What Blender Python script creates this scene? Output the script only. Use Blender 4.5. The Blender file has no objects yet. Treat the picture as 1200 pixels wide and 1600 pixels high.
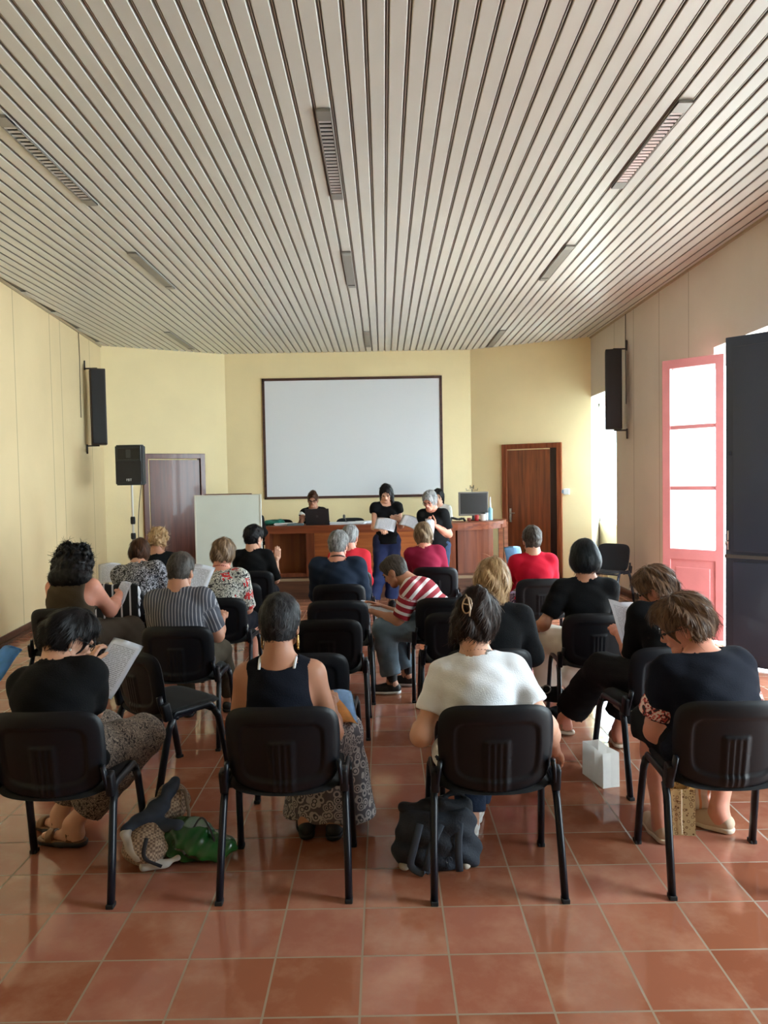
import bpy, bmesh, math, random
import numpy as np
from mathutils import Vector, Matrix, Euler
random.seed(7)
SC = bpy.context.scene
COL = SC.collection
PI = math.pi

# ------------------------------------------------------------------ camera
F_PX, CH = 1207.0, 1.70
PITCH, ROLL = math.atan(50/1207.0), 0.018
_f = Vector((0, math.cos(PITCH), -math.sin(PITCH)))
_r0 = Vector((1, 0, 0)); _u0 = _r0.cross(_f)
_r = _r0*math.cos(ROLL) - _u0*math.sin(ROLL)
_u = _r0*math.sin(ROLL) + _u0*math.cos(ROLL)
cam = bpy.data.cameras.new('camera'); camo = bpy.data.objects.new('camera', cam); COL.objects.link(camo)
M = Matrix((_r, _u, -_f)).transposed().to_4x4(); M.translation = (0, 0, CH); camo.matrix_world = M
cam.sensor_fit = 'VERTICAL'; cam.sensor_height = 36; cam.lens = 36*F_PX/1600; cam.clip_start = .05; cam.clip_end = 300
SC.camera = camo

# ------------------------------------------------------------------ daylight, exposure
SC.view_settings.view_transform = 'Standard'; SC.view_settings.look = 'None'
SC.view_settings.exposure = 0.55; SC.view_settings.gamma = 1; SC.view_settings.use_curve_mapping = False
W = bpy.data.worlds.new('daylight'); SC.world = W; W.use_nodes = True
bg = W.node_tree.nodes['Background']; bg.inputs['Color'].default_value = (.78, .93, 1.0, 1); bg.inputs['Strength'].default_value = 16.5
def portal(x, y, z, sy, sz):
    l = bpy.data.lights.new('window_portal', 'AREA'); l.shape = 'RECTANGLE'; l.size = sz; l.size_y = sy
    l.cycles.is_portal = True
    o = bpy.data.objects.new('window_portal', l); COL.objects.link(o)
    o.location = (x, y, z); o.rotation_euler = (0, PI/2, 0)          # faces -X, into the room
portal(3.98, 7.45, 1.5, 3.5, 3.0); portal(3.98, 2.4, 1.5, 1.6, 3.0); portal(4.02, 12.5, 1.95, 2.6, 2.1)

# ------------------------------------------------------------------ pixel helpers (1200 x 1600 frame of the photograph)
def ray(px, py): return (_f + _r*((px-600)/F_PX) - _u*((py-800)/F_PX))
def PZ(px, py, z=0.0):
    d = ray(px, py); t = (z-CH)/d.z; return Vector((0, 0, CH)) + d*t
def PY(px, py, y):
    d = ray(px, py); t = y/d.y; return Vector((0, 0, CH)) + d*t
def PPL(px, py, p0, n):
    d = ray(px, py); o = Vector((0, 0, CH)); t = (Vector(p0)-o).dot(n)/d.dot(n); return o + d*t
def XAT(px, y, z):
    k = (px-600)/F_PX; rest = Vector((0, y, z-CH))
    return (k*_f.dot(rest) - _r.dot(rest))/(_r.x - k*_f.x)

# ------------------------------------------------------------------ materials
def nd(nt, t, **kw):
    n = nt.nodes.new(t)
    for k, v in kw.items(): setattr(n, k, v)
    return n
def srgb(c):
    return tuple(((x/255)/12.92 if x/255 <= .04045 else ((x/255+.055)/1.055)**2.4) for x in c) + (1,)
MATS = {}
def mat(name, col, rough=.6, var=0.0, vs=8.0, bump=0.0, bs=60.0, metal=0.0, coat=0.0, trans=0.0, sheen=0.0, sss=0.0, emis=None, spec=.5, stretch=None, alpha=1):
    if name in MATS: return MATS[name]
    m = bpy.data.materials.new(name); m.use_nodes = True; nt = m.node_tree; b = nt.nodes['Principled BSDF']
    c = srgb(col); b.inputs['Base Color'].default_value = c; b.inputs['Roughness'].default_value = rough
    b.inputs['Metallic'].default_value = metal; b.inputs['Coat Weight'].default_value = coat
    b.inputs['Transmission Weight'].default_value = trans; b.inputs['Sheen Weight'].default_value = sheen
    b.inputs['Specular IOR Level'].default_value = spec
    tc = nd(nt, 'ShaderNodeTexCoord'); mp = nd(nt, 'ShaderNodeMapping'); nt.links.new(tc.outputs['Object'], mp.inputs[0])
    if stretch: mp.inputs['Scale'].default_value = stretch
    if var:
        n = nd(nt, 'ShaderNodeTexNoise'); n.inputs['Scale'].default_value = vs; n.inputs['Detail'].default_value = 5
        r = nd(nt, 'ShaderNodeMapRange'); r.inputs['From Min'].default_value = .3; r.inputs['From Max'].default_value = .7
        r.inputs['To Min'].default_value = 1-var; r.inputs['To Max'].default_value = 1+var
        mx = nd(nt, 'ShaderNodeVectorMath', operation='SCALE'); mx.inputs[0].default_value = c[:3]
        nt.links.new(mp.outputs[0], n.inputs['Vector']); nt.links.new(n.outputs['Fac'], r.inputs['Value'])
        nt.links.new(r.outputs[0], mx.inputs['Scale']); nt.links.new(mx.outputs[0], b.inputs['Base Color'])
    if bump:
        n = nd(nt, 'ShaderNodeTexNoise'); n.inputs['Scale'].default_value = bs; n.inputs['Detail'].default_value = 3
        bm_ = nd(nt, 'ShaderNodeBump'); bm_.inputs['Strength'].default_value = bump; bm_.inputs['Distance'].default_value = .01
        nt.links.new(mp.outputs[0], n.inputs['Vector']); nt.links.new(n.outputs['Fac'], bm_.inputs['Height']); nt.links.new(bm_.outputs[0], b.inputs['Normal'])
    if emis: b.inputs['Emission Color'].default_value = srgb(emis[0]); b.inputs['Emission Strength'].default_value = emis[1]
    MATS[name] = m; return m

def ramp(nt, stops, interp='CONSTANT'):
    r = nd(nt, 'ShaderNodeValToRGB'); cr = r.color_ramp; cr.interpolation = interp
    while len(cr.elements) < len(stops): cr.elements.new(.5)
    for e, (p, c) in zip(cr.elements, stops): e.position = p; e.color = srgb(c)
    return r
def mat_stripe(name, ca, cb, per, duty=.5, axis=2, rough=.85, cc=None):
    m = mat(name, ca, rough); nt = m.node_tree; b = nt.nodes['Principled BSDF']
    at = nd(nt, 'ShaderNodeAttribute', attribute_name='pc'); s = nd(nt, 'ShaderNodeSeparateXYZ'); nt.links.new(at.outputs['Vector'], s.inputs[0])
    mu = nd(nt, 'ShaderNodeMath', operation='MULTIPLY'); mu.inputs[1].default_value = 1/per; nt.links.new(s.outputs[axis], mu.inputs[0])
    fr = nd(nt, 'ShaderNodeMath', operation='FRACT'); nt.links.new(mu.outputs[0], fr.inputs[0])
    st = [(0, ca), (duty, cb)]
    if cc: st = [(0, ca), (duty*.5, cc), (duty, cb)]
    r = ramp(nt, st); nt.links.new(fr.outputs[0], r.inputs[0]); nt.links.new(r.outputs[0], b.inputs['Base Color']); return m
def mat_blotch(name, stops, scale=20, rough=.85, kind='noise', detail=3, dist=1.5):
    m = mat(name, stops[0][1], rough); nt = m.node_tree; b = nt.nodes['Principled BSDF']
    tc = nd(nt, 'ShaderNodeTexCoord')
    if kind == 'noise':
        n = nd(nt, 'ShaderNodeTexNoise'); n.inputs['Detail'].default_value = detail; n.inputs['Distortion'].default_value = dist; out = n.outputs['Fac']
    else:
        n = nd(nt, 'ShaderNodeTexVoronoi'); n.feature = 'F1'; out = n.outputs['Distance']
        if kind == 'edge': n.feature = 'DISTANCE_TO_EDGE'
    n.inputs['Scale'].default_value = scale; nt.links.new(tc.outputs['Object'], n.inputs['Vector'])
    r = ramp(nt, stops); nt.links.new(out, r.inputs[0]); nt.links.new(r.outputs[0], b.inputs['Base Color']); return m
def mat_floral(name):
    m = mat_blotch(name, [(0, (38, 38, 42)), (.47, (215, 212, 200)), (.56, (60, 66, 64)), (.62, (225, 222, 212))], 26, dist=2.5)
    nt = m.node_tree; b = nt.nodes['Principled BSDF']; old = b.inputs['Base Color'].links[0].from_socket
    tc = nd(nt, 'ShaderNodeTexCoord'); v = nd(nt, 'ShaderNodeTexVoronoi'); v.inputs['Scale'].default_value = 8.5; q = nd(nt, 'ShaderNodeTexNoise'); q.inputs['Scale'].default_value = 22; ad = nd(nt, 'ShaderNodeMix', data_type='RGBA'); ad.blend_type = 'LINEAR_LIGHT'; ad.inputs['Factor'].default_value = .07; nt.links.new(tc.outputs['Object'], ad.inputs['A']); nt.links.new(q.outputs['Color'], ad.inputs['B']); nt.links.new(ad.outputs['Result'], v.inputs['Vector'])
    n2 = nd(nt, 'ShaderNodeMath', operation='LESS_THAN'); n2.inputs[1].default_value = .26; nt.links.new(v.outputs['Distance'], n2.inputs[0])
    mx = nd(nt, 'ShaderNodeMix', data_type='RGBA'); nt.links.new(n2.outputs[0], mx.inputs['Factor']); nt.links.new(old, mx.inputs['A']); mx.inputs['B'].default_value = srgb((190, 35, 35))
    nt.links.new(mx.outputs['Result'], b.inputs['Base Color']); return m
def mat_hair(name, c1, c2, rough=.45, scale=90):
    m = mat(name, c1, rough, spec=.22); nt = m.node_tree; b = nt.nodes['Principled BSDF']
    at = nd(nt, 'ShaderNodeAttribute', attribute_name='pc'); mp = nd(nt, 'ShaderNodeMapping'); mp.inputs['Scale'].default_value = (1, 1, .07)
    n = nd(nt, 'ShaderNodeTexNoise'); n.inputs['Scale'].default_value = scale; n.inputs['Detail'].default_value = 4; n.inputs['Distortion'].default_value = .4
    nt.links.new(at.outputs['Vector'], mp.inputs[0]); nt.links.new(mp.outputs[0], n.inputs['Vector'])
    r = ramp(nt, [(.36, c1), (.64, c2)], 'LINEAR'); nt.links.new(n.outputs['Fac'], r.inputs[0]); nt.links.new(r.outputs[0], b.inputs['Base Color'])
    bp = nd(nt, 'ShaderNodeBump'); bp.inputs['Strength'].default_value = .7; bp.inputs['Distance'].default_value = .004
    nt.links.new(n.outputs['Fac'], bp.inputs['Height']); nt.links.new(bp.outputs[0], b.inputs['Normal']); return m
def mat_wood(name, c1, c2, rough=.35, vert=True, scale=5):
    m = mat(name, c1, rough, coat=0 if rough > .45 else .12, spec=.25 if rough > .45 else .5); nt = m.node_tree; b = nt.nodes['Principled BSDF']
    tc = nd(nt, 'ShaderNodeTexCoord'); mp = nd(nt, 'ShaderNodeMapping'); mp.inputs['Scale'].default_value = (6, 6, .35) if vert else (.35, 6, 6)
    n = nd(nt, 'ShaderNodeTexNoise'); n.inputs['Scale'].default_value = scale; n.inputs['Detail'].default_value = 6; n.inputs['Distortion'].default_value = .6
    nt.links.new(tc.outputs['Object'], mp.inputs[0]); nt.links.new(mp.outputs[0], n.inputs['Vector'])
    r = ramp(nt, [(.33, c1), (.67, c2)], 'LINEAR'); nt.links.new(n.outputs['Fac'], r.inputs[0]); nt.links.new(r.outputs[0], b.inputs['Base Color']); return m
def mat_checks(name, ca, cb, scale):
    m = mat(name, ca, .8); nt = m.node_tree; b = nt.nodes['Principled BSDF']; tc = nd(nt, 'ShaderNodeTexCoord')
    n = nd(nt, 'ShaderNodeTexChecker'); n.inputs['Scale'].default_value = scale; n.inputs['Color1'].default_value = srgb(ca); n.inputs['Color2'].default_value = srgb(cb)
    nt.links.new(tc.outputs['Object'], n.inputs['Vector']); nt.links.new(n.outputs['Color'], b.inputs['Base Color']); return m
def mat_paper(name='printed_paper', c=(242, 244, 250)):
    if name in MATS: return MATS[name]
    m = mat(name, c, .7); nt = m.node_tree; b = nt.nodes['Principled BSDF']
    at = nd(nt, 'ShaderNodeTexCoord'); s = nd(nt, 'ShaderNodeSeparateXYZ'); nt.links.new(at.outputs['Object'], s.inputs[0])
    def mth(op, a, bb):
        x = nd(nt, 'ShaderNodeMath', operation=op)
        for i, v in enumerate((a, bb)):
            if v is None: continue
            if isinstance(v, (int, float)): x.inputs[i].default_value = v
            else: nt.links.new(v, x.inputs[i])
        return x.outputs[0]
    ln = mth('LESS_THAN', mth('FRACT', mth('MULTIPLY', s.outputs[1], 110.0), None), .38)
    n = nd(nt, 'ShaderNodeTexNoise'); n.inputs['Scale'].default_value = 55; mp = nd(nt, 'ShaderNodeMapping'); mp.inputs['Scale'].default_value = (2.2, 1, 0)
    nt.links.new(at.outputs['Object'], mp.inputs[0]); nt.links.new(mp.outputs[0], n.inputs['Vector'])
    w = mth('GREATER_THAN', n.outputs['Fac'], .44)
    ex = mth('LESS_THAN', mth('ABSOLUTE', s.outputs[0], None), .078); ey = mth('LESS_THAN', mth('ABSOLUTE', s.outputs[1], None), .115)
    k = mth('MULTIPLY', mth('MULTIPLY', ln, w), mth('MULTIPLY', ex, ey)); k = mth('MULTIPLY', k, .55)
    mx = nd(nt, 'ShaderNodeMix', data_type='RGBA'); mx.inputs['A'].default_value = srgb(c); mx.inputs['B'].default_value = srgb((70, 72, 84)); nt.links.new(k, mx.inputs['Factor'])
    nt.links.new(mx.outputs['Result'], b.inputs['Base Color']); return m

# ------------------------------------------------------------------ object helpers
def kids(o): return [c for c in bpy.data.objects if c.parent is o]
def tag(o, label=None, cat=None, group=None, kind=None):
    for k, v in (('label', label), ('category', cat), ('group', group), ('kind', kind)):
        if v: o[k] = v
    return o
def thing(name, label, cat, loc=(0, 0, 0), rz=0.0, group=None):
    o = bpy.data.objects.new(name, None); o.empty_display_size = .1; COL.objects.link(o)
    o.location = loc; o.rotation_euler = (0, 0, rz); return tag(o, label, cat, group)
def link_mesh(name, me, m, parent=None, smooth=False):
    if m is not None:
        for x in (m if isinstance(m, (list, tuple)) else [m]): me.materials.append(x)
    if smooth:
        for p in me.polygons: p.use_smooth = True
    o = bpy.data.objects.new(name, me); COL.objects.link(o)
    if parent is not None: o.parent = parent
    return o
def obj(name, bm, m, parent=None, smooth=False, angle=None):
    me = bpy.data.meshes.new(name); bmesh.ops.recalc_face_normals(bm, faces=bm.faces); bm.to_mesh(me); bm.free()
    o = link_mesh(name, me, m, parent, smooth)
    if angle is not None:
        for p in me.polygons: p.use_smooth = True
        try: me.set_sharp_from_angle(angle=math.radians(angle))
        except Exception: pass
    return o
def struct(name, bm, m, parent=None, **k):
    o = obj(name, bm, m, parent, **k)
    if parent is None: o['kind'] = 'structure'
    return o
def NB(): return bmesh.new()
def box(bm, c, s, R=None, bev=0.0, mi=0):
    g = bmesh.ops.create_cube(bm, size=1.0); vs = g['verts']
    for v in vs: v.co = Vector((v.co.x*s[0], v.co.y*s[1], v.co.z*s[2]))
    fs = {f for v in vs for f in v.link_faces}
    if bev:
        es = {e for v in vs for e in v.link_edges}
        r = bmesh.ops.bevel(bm, geom=list(es), offset=bev, segments=2, affect='EDGES', profile=.6)
        vs = list({v for f in r['faces'] for v in f.verts} | {v for v in vs if v.is_valid}); fs = {f for v in vs for f in v.link_faces}
    for v in vs:
        co = v.co.copy()
        if R is not None: co = R @ co
        v.co = co + Vector(c)
    for f in fs: f.material_index = mi
    return bm
def box2(bm, lo, hi, bev=0.0, mi=0):
    return box(bm, [(a+b)/2 for a, b in zip(lo, hi)], [abs(b-a) for a, b in zip(lo, hi)], None, bev, mi)
def tube(bm, pts, r, seg=10, sx=1.0, sy=1.0, cap=True, up=Vector((1, 0, 0)), rad=None):
    pts = [Vector(p) for p in pts]; rings = []
    for i, p in enumerate(pts):
        t = (pts[min(i+1, len(pts)-1)] - pts[max(i-1, 0)]).normalized()
        a = up - t*up.dot(t)
        if a.length < 1e-4: a = Vector((0, 1, 0)) - t*t.y
        a.normalize(); b = t.cross(a); rr = rad[i] if rad else r
        rings.append([bm.verts.new(p + a*math.cos(2*PI*k/seg)*rr*sx + b*math.sin(2*PI*k/seg)*rr*sy) for k in range(seg)])
    for q in range(len(rings)-1):
        for k in range(seg): bm.faces.new((rings[q][k], rings[q][(k+1) % seg], rings[q+1][(k+1) % seg], rings[q+1][k]))
    if cap: bm.faces.new(rings[0][::-1]); bm.faces.new(rings[-1])
    return bm
def arc_pts(pts, rad=.05, n=5):
    out = [Vector(pts[0])]
    for i in range(1, len(pts)-1):
        p = Vector(pts[i]); a = (Vector(pts[i-1])-p); b = (Vector(pts[i+1])-p); r = min(rad, a.length*.45, b.length*.45)
        A = p + a.normalized()*r; B = p + b.normalized()*r
        for k in range(n+1):
            t = k/n; out.append(A*(1-t)**2 + p*2*t*(1-t) + B*t*t)
    out.append(Vector(pts[-1])); return out
def lathe(bm, prof, c=(0, 0, 0), seg=20):
    rings = [[bm.verts.new((c[0]+r*math.cos(2*PI*k/seg), c[1]+r*math.sin(2*PI*k/seg), c[2]+z)) for k in range(seg)] for r, z in prof]
    for q in range(len(rings)-1):
        for k in range(seg): bm.faces.new((rings[q][k], rings[q][(k+1) % seg], rings[q+1][(k+1) % seg], rings[q+1][k]))
    bm.faces.new(rings[0][::-1]); bm.faces.new(rings[-1]); return bm
def prism(bm, poly, z0, z1):
    a = [bm.verts.new((x, y, z0)) for x, y in poly]; b = [bm.verts.new((x, y, z1)) for x, y in poly]; n = len(poly)
    for i in range(n): bm.faces.new((a[i], a[(i+1) % n], b[(i+1) % n], b[i]))
    bm.faces.new(a[::-1]); bm.faces.new(b); return bm
def copy_tree(o, parent=None):
    c = o.copy(); COL.objects.link(c)
    if parent is not None: c.parent = parent
    for ch in kids(o): copy_tree(ch, c)
    return c

# ------------------------------------------------------------------ distance fields and surface nets
def cap(a, b, ra, rb, flat=False): return ('c', np.array(a, float), np.array(b, float), ra, rb, flat)
def ell(c, r, R=None): return ('e', np.array(c, float), np.array(r, float), np.array(R, float) if R is not None else np.eye(3))
def sd(p, X, Y, Z):
    if p[0] == 'c':
        _, a, b, ra, rb, flat = p; ba = b-a; L2 = float(ba@ba)+1e-9
        tt = ((X-a[0])*ba[0]+(Y-a[1])*ba[1]+(Z-a[2])*ba[2])/L2; t = np.clip(tt, 0, 1)
        d = np.sqrt((X-a[0]-t*ba[0])**2+(Y-a[1]-t*ba[1])**2+(Z-a[2]-t*ba[2])**2) - (ra+t*(rb-ra))
        if flat: d = np.maximum(d, (tt-1)*math.sqrt(L2))
        return d
    _, c, r, R = p; x, y, z = X-c[0], Y-c[1], Z-c[2]
    u = (R[0, 0]*x+R[1, 0]*y+R[2, 0]*z)/r[0]; v = (R[0, 1]*x+R[1, 1]*y+R[2, 1]*z)/r[1]; w = (R[0, 2]*x+R[1, 2]*y+R[2, 2]*z)/r[2]
    k0 = np.sqrt(u*u+v*v+w*w); k1 = np.sqrt((u/r[0])**2+(v/r[1])**2+(w/r[2])**2)+1e-6
    return k0*(k0-1)/k1
def bounds(p):
    if p[0] == 'c':
        m = max(p[3], p[4]); return np.minimum(p[1], p[2])-m, np.maximum(p[1], p[2])+m
    e = np.sqrt((p[3]**2)@(p[2]**2)); return p[1]-e, p[1]+e
def smin(a, b, k):
    h = np.maximum(k-np.abs(a-b), 0)/k; return np.minimum(a, b)-h*h*k*.25
def field_mesh(prims, h, k=.03, infl=0.0, cuts=(), disp=None):
    lo = np.min([bounds(p)[0] for p in prims], 0)-infl-3*h; hi = np.max([bounds(p)[1] for p in prims], 0)+infl+3*h
    n = np.ceil((hi-lo)/h).astype(int)+1
    ax = [(lo[i]+h*np.arange(n[i])).astype(np.float32) for i in range(3)]
    D = np.full(n, .5, np.float32); mg = k+infl+3*h
    for p in prims:
        a, b = bounds(p); i0 = np.maximum(((a-mg-lo)/h).astype(int), 0); i1 = np.minimum(((b+mg-lo)/h).astype(int)+2, n)
        s = tuple(slice(i0[j], i1[j]) for j in range(3))
        X, Y, Z = np.meshgrid(ax[0][s[0]], ax[1][s[1]], ax[2][s[2]], indexing='ij', sparse=True)
        D[s] = smin(D[s], sd(p, X, Y, Z).astype(np.float32), k)
    D -= infl
    X, Y, Z = np.meshgrid(*ax, indexing='ij', sparse=True)
    if disp is not None: D += disp(X, Y, Z).astype(np.float32)
    for c in cuts: D = np.maximum(D, c(X, Y, Z))
    for q in range(3):                                       # keep the field closed at its border
        sl = [slice(None)]*3; sl[q] = 0; D[tuple(sl)] = .1; sl[q] = -1; D[tuple(sl)] = .1
    return nets(D, lo, h)
CORN = np.array([(i, j, k) for i in (0, 1) for j in (0, 1) for k in (0, 1)])
EDG = [(a, b) for a in range(8) for b in range(a+1, 8) if np.abs(CORN[a]-CORN[b]).sum() == 1]
def nets(D, lo, h):
    S = D < 0; c = None
    for i, j, k in CORN:
        s = S[i:S.shape[0]-1+i, j:S.shape[1]-1+j, k:S.shape[2]-1+k].astype(np.int8); c = s.copy() if c is None else c+s
    act = (c > 0) & (c < 8); idx = np.argwhere(act); N = len(idx); ID = np.full(act.shape, -1, np.int64); ID[act] = np.arange(N)
    vals = np.stack([D[idx[:, 0]+i, idx[:, 1]+j, idx[:, 2]+k] for i, j, k in CORN], 1)
    acc = np.zeros((N, 3)); cnt = np.zeros(N)
    for a, b in EDG:
        va, vb = vals[:, a], vals[:, b]; m = (va < 0) != (vb < 0); t = np.where(m, va/np.where(m, va-vb, 1), 0)
        acc += m[:, None]*(CORN[a]+t[:, None]*(CORN[b]-CORN[a])); cnt += m
    V = lo + h*(idx + acc/cnt[:, None]); Q = []
    for q in range(3):
        a0 = [slice(0, -1) if i == q else slice(None) for i in range(3)]; a1 = [slice(1, None) if i == q else slice(None) for i in range(3)]
        s0, s1 = S[tuple(a0)], S[tuple(a1)]; e = np.argwhere(s0 != s1); u, v = (q+1) % 3, (q+2) % 3
        e = e[(e[:, u] > 0) & (e[:, v] > 0) & (e[:, u] < D.shape[u]-1) & (e[:, v] < D.shape[v]-1)]
        fl = s0[tuple(e.T)]; ids = []
        for du, dv in ((1, 1), (0, 1), (0, 0), (1, 0)):
            g = e.copy(); g[:, u] -= du; g[:, v] -= dv; ids.append(ID[tuple(g.T)])
        f = np.stack(ids, 1); f[~fl] = f[~fl][:, ::-1]; Q.append(f)
    F = np.concatenate(Q); F = F[(F >= 0).all(1)]; return V, F
def mesh_from(name, parts, pc=None):
    V = np.concatenate([p[0] for p in parts]); off = 0; Fs = []
    for v, f in parts: Fs.append(f+off); off += len(v)
    F = np.concatenate(Fs); me = bpy.data.meshes.new(name)
    me.vertices.add(len(V)); me.vertices.foreach_set('co', V.astype(np.float32).ravel())
    me.loops.add(len(F)*4); me.loops.foreach_set('vertex_index', F.astype(np.int32).ravel())
    me.polygons.add(len(F)); me.polygons.foreach_set('loop_start', (np.arange(len(F))*4).astype(np.int32))
    me.polygons.foreach_set('use_smooth', np.ones(len(F), bool)); me.update(calc_edges=True); me.validate()
    if pc is not None and len(me.vertices) == len(pc):
        a = me.attributes.new('pc', 'FLOAT_VECTOR', 'POINT'); a.data.foreach_set('vector', pc.astype(np.float32).ravel())
    return me
def relax(V, F, it=1):
    for _ in range(it):
        s = np.zeros_like(V); c = np.zeros(len(V))
        for i in range(4):
            for j in (1, 3):
                np.add.at(s, F[:, i], V[F[:, (i+j) % 4]]); np.add.at(c, F[:, i], 1)
        V = V*.5 + .5*s/np.maximum(c, 1)[:, None]
    return V
def xf(V, Mx): A = np.array(Mx)[:3]; return V@A[:, :3].T + A[:, 3]

# ================================================================== THE ROOM
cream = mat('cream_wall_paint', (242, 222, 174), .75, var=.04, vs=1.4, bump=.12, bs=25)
reveal = mat('pale_reveal_paint', (240, 228, 190), .7, var=.03, vs=2)
def wall_mat(name, col, seams, axis=1):
    m = mat(name, col, .7, var=.05, vs=1.1, bump=.1, bs=20); nt = m.node_tree; b = nt.nodes['Principled BSDF']
    old = b.inputs['Base Color'].links[0].from_socket; tc = nd(nt, 'ShaderNodeTexCoord'); s = nd(nt, 'ShaderNodeSeparateXYZ'); nt.links.new(tc.outputs['Object'], s.inputs[0]); acc = None
    for y in seams:
        c = nd(nt, 'ShaderNodeMath', operation='COMPARE'); c.inputs[1].default_value = y; c.inputs[2].default_value = .009; nt.links.new(s.outputs[axis], c.inputs[0])
        if acc is None: acc = c.outputs[0]
        else:
            a = nd(nt, 'ShaderNodeMath', operation='MAXIMUM'); nt.links.new(acc, a.inputs[0]); nt.links.new(c.outputs[0], a.inputs[1]); acc = a.outputs[0]
    k = nd(nt, 'ShaderNodeMath', operation='MULTIPLY'); k.inputs[1].default_value = .55; nt.links.new(acc, k.inputs[0])
    mx = nd(nt, 'ShaderNodeMix', data_type='RGBA'); nt.links.new(k.outputs[0], mx.inputs['Factor']); nt.links.new(old, mx.inputs['A']); mx.inputs['B'].default_value = srgb((120, 98, 66))
    nt.links.new(mx.outputs['Result'], b.inputs['Base Color']); return m
CZ = 3.97
XR = 3.42
def xl(y): return -4.58 + .102*(12.7-y)
LW0, LW1 = (xl(-2.6), -2.6), (-4.58, 12.7)
FC = [(-4.58, 12.7), (-2.77, 13.75), (1.57, 13.75), (XR, 12.7)]

# floor
m = mat('terracotta_tiles', (170, 95, 66), .2); nt = m.node_tree; b = nt.nodes['Principled BSDF']
T = .31; g0 = PZ(562, 1588); tc = nd(nt, 'ShaderNodeTexCoord'); mp = nd(nt, 'ShaderNodeMapping'); nt.links.new(tc.outputs['Object'], mp.inputs[0])
mp.inputs['Location'].default_value = (-g0.x/T, -g0.y/T, 0); mp.inputs['Scale'].default_value = (1/T, 1/T, 1); mp.vector_type = 'POINT'
sx = nd(nt, 'ShaderNodeSeparateXYZ'); nt.links.new(mp.outputs[0], sx.inputs[0])
def mth(op, a, bb=None, c=None):
    x = nd(nt, 'ShaderNodeMath', operation=op)
    for i, v in enumerate((a, bb, c)):
        if v is None: continue
        if isinstance(v, (int, float)): x.inputs[i].default_value = v
        else: nt.links.new(v, x.inputs[i])
    return x.outputs[0]
ed = [mth('ABSOLUTE', mth('SUBTRACT', mth('FRACT', sx.outputs[i]), .5)) for i in (0, 1)]
gr = mth('GREATER_THAN', mth('MAXIMUM', ed[0], ed[1]), .4875)
cell = nd(nt, 'ShaderNodeCombineXYZ'); nt.links.new(mth('FLOOR', sx.outputs[0]), cell.inputs[0]); nt.links.new(mth('FLOOR', sx.outputs[1]), cell.inputs[1])
wn = nd(nt, 'ShaderNodeTexWhiteNoise'); nt.links.new(cell.outputs[0], wn.inputs['Vector'])
tr = ramp(nt, [(0, (146, 86, 62)), (.3, (154, 94, 68)), (.55, (160, 98, 76)), (.8, (166, 106, 88)), (1, (148, 90, 64))], 'LINEAR'); nt.links.new(wn.outputs['Value'], tr.inputs[0])
no = nd(nt, 'ShaderNodeTexNoise'); no.inputs['Scale'].default_value = 1.3; no.inputs['Detail'].default_value = 7; no.inputs['Roughness'].default_value = .6; no.noise_dimensions = '4D'
nt.links.new(mp.outputs[0], no.inputs['Vector']); nt.links.new(mth('MULTIPLY', wn.outputs['Value'], 30), no.inputs['W'])
nr = ramp(nt, [(.46, (0, 0, 0)), (.72, (255, 255, 255))], 'LINEAR'); nt.links.new(no.outputs['Fac'], nr.inputs[0])
m1 = nd(nt, 'ShaderNodeMix', data_type='RGBA'); nt.links.new(mth('MULTIPLY', nr.outputs[0], .5), m1.inputs['Factor']); nt.links.new(tr.outputs[0], m1.inputs['A']); m1.inputs['B'].default_value = srgb((200, 152, 124))
m2 = nd(nt, 'ShaderNodeMix', data_type='RGBA'); nt.links.new(gr, m2.inputs['Factor']); nt.links.new(m1.outputs['Result'], m2.inputs['A']); m2.inputs['B'].default_value = srgb((150, 128, 105))
nt.links.new(m2.outputs['Result'], b.inputs['Base Color'])
nt.links.new(mth('ADD', mth('MULTIPLY', no.outputs['Fac'], .18), mth('MULTIPLY', gr, .5)), b.inputs['Roughness'])
bp = nd(nt, 'ShaderNodeBump'); bp.inputs['Strength'].default_value = .5; bp.inputs['Distance'].default_value = .003; nt.links.new(mth('SUBTRACT', mth('MULTIPLY', no.outputs['Fac'], .3), gr), bp.inputs['Height']); nt.links.new(bp.outputs[0], b.inputs['Normal'])
bm = NB(); prism(bm, [LW0, (4.05, -2.6), (4.05, 13.98), (FC[1][0], 13.98), (LW1[0]-.1, 12.8)], -.12, 0); struct('floor', bm, m)

# ceiling of long metal slats, each clipped where the walls stand
m = mat('painted_ceiling_slats', (212, 208, 200), .4, var=.03, vs=1.5, metal=.15)
mg = mat('ceiling_slat_joint', (140, 134, 126), .6)
bm = NB(); pitch = .11
def ymax(x):
    for (x0, y0), (x1, y1) in zip(FC, FC[1:]):
        if x0 <= x <= x1: return y0+(y1-y0)*(x-x0)/(x1-x0)
    return 12.7
x = -4.58+.03
while x < XR-.02:
    y0 = max(-2.6, 12.7-(x+4.58)/.102) if x < LW0[0] else -2.6; y1 = max(ymax(x), ymax(min(x+pitch, XR)))+.05
    xa, xb = x, min(x+.089, XR)
    prof = [(xa, CZ+.018), (xa+.001, CZ+.004), (xa+.005, CZ), (xb-.005, CZ), (xb-.001, CZ+.004), (xb, CZ+.018), (xb+.008, CZ+.018), (xb+.010, CZ+.010), (xb+.014, CZ+.010), (xb+.016, CZ+.018), (xb+.024, CZ+.018)]
    A = [bm.verts.new((p[0], y0-.05, p[1])) for p in prof]; B = [bm.verts.new((p[0], y1, p[1])) for p in prof]
    for i in range(len(prof)-1):
        f = bm.faces.new((A[i], A[i+1], B[i+1], B[i])); f.material_index = 1 if i in (0, 4, 5, 6, 8, 9) else 0
    x += pitch
ceil = struct('ceiling', bm, [m, mg])
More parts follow.
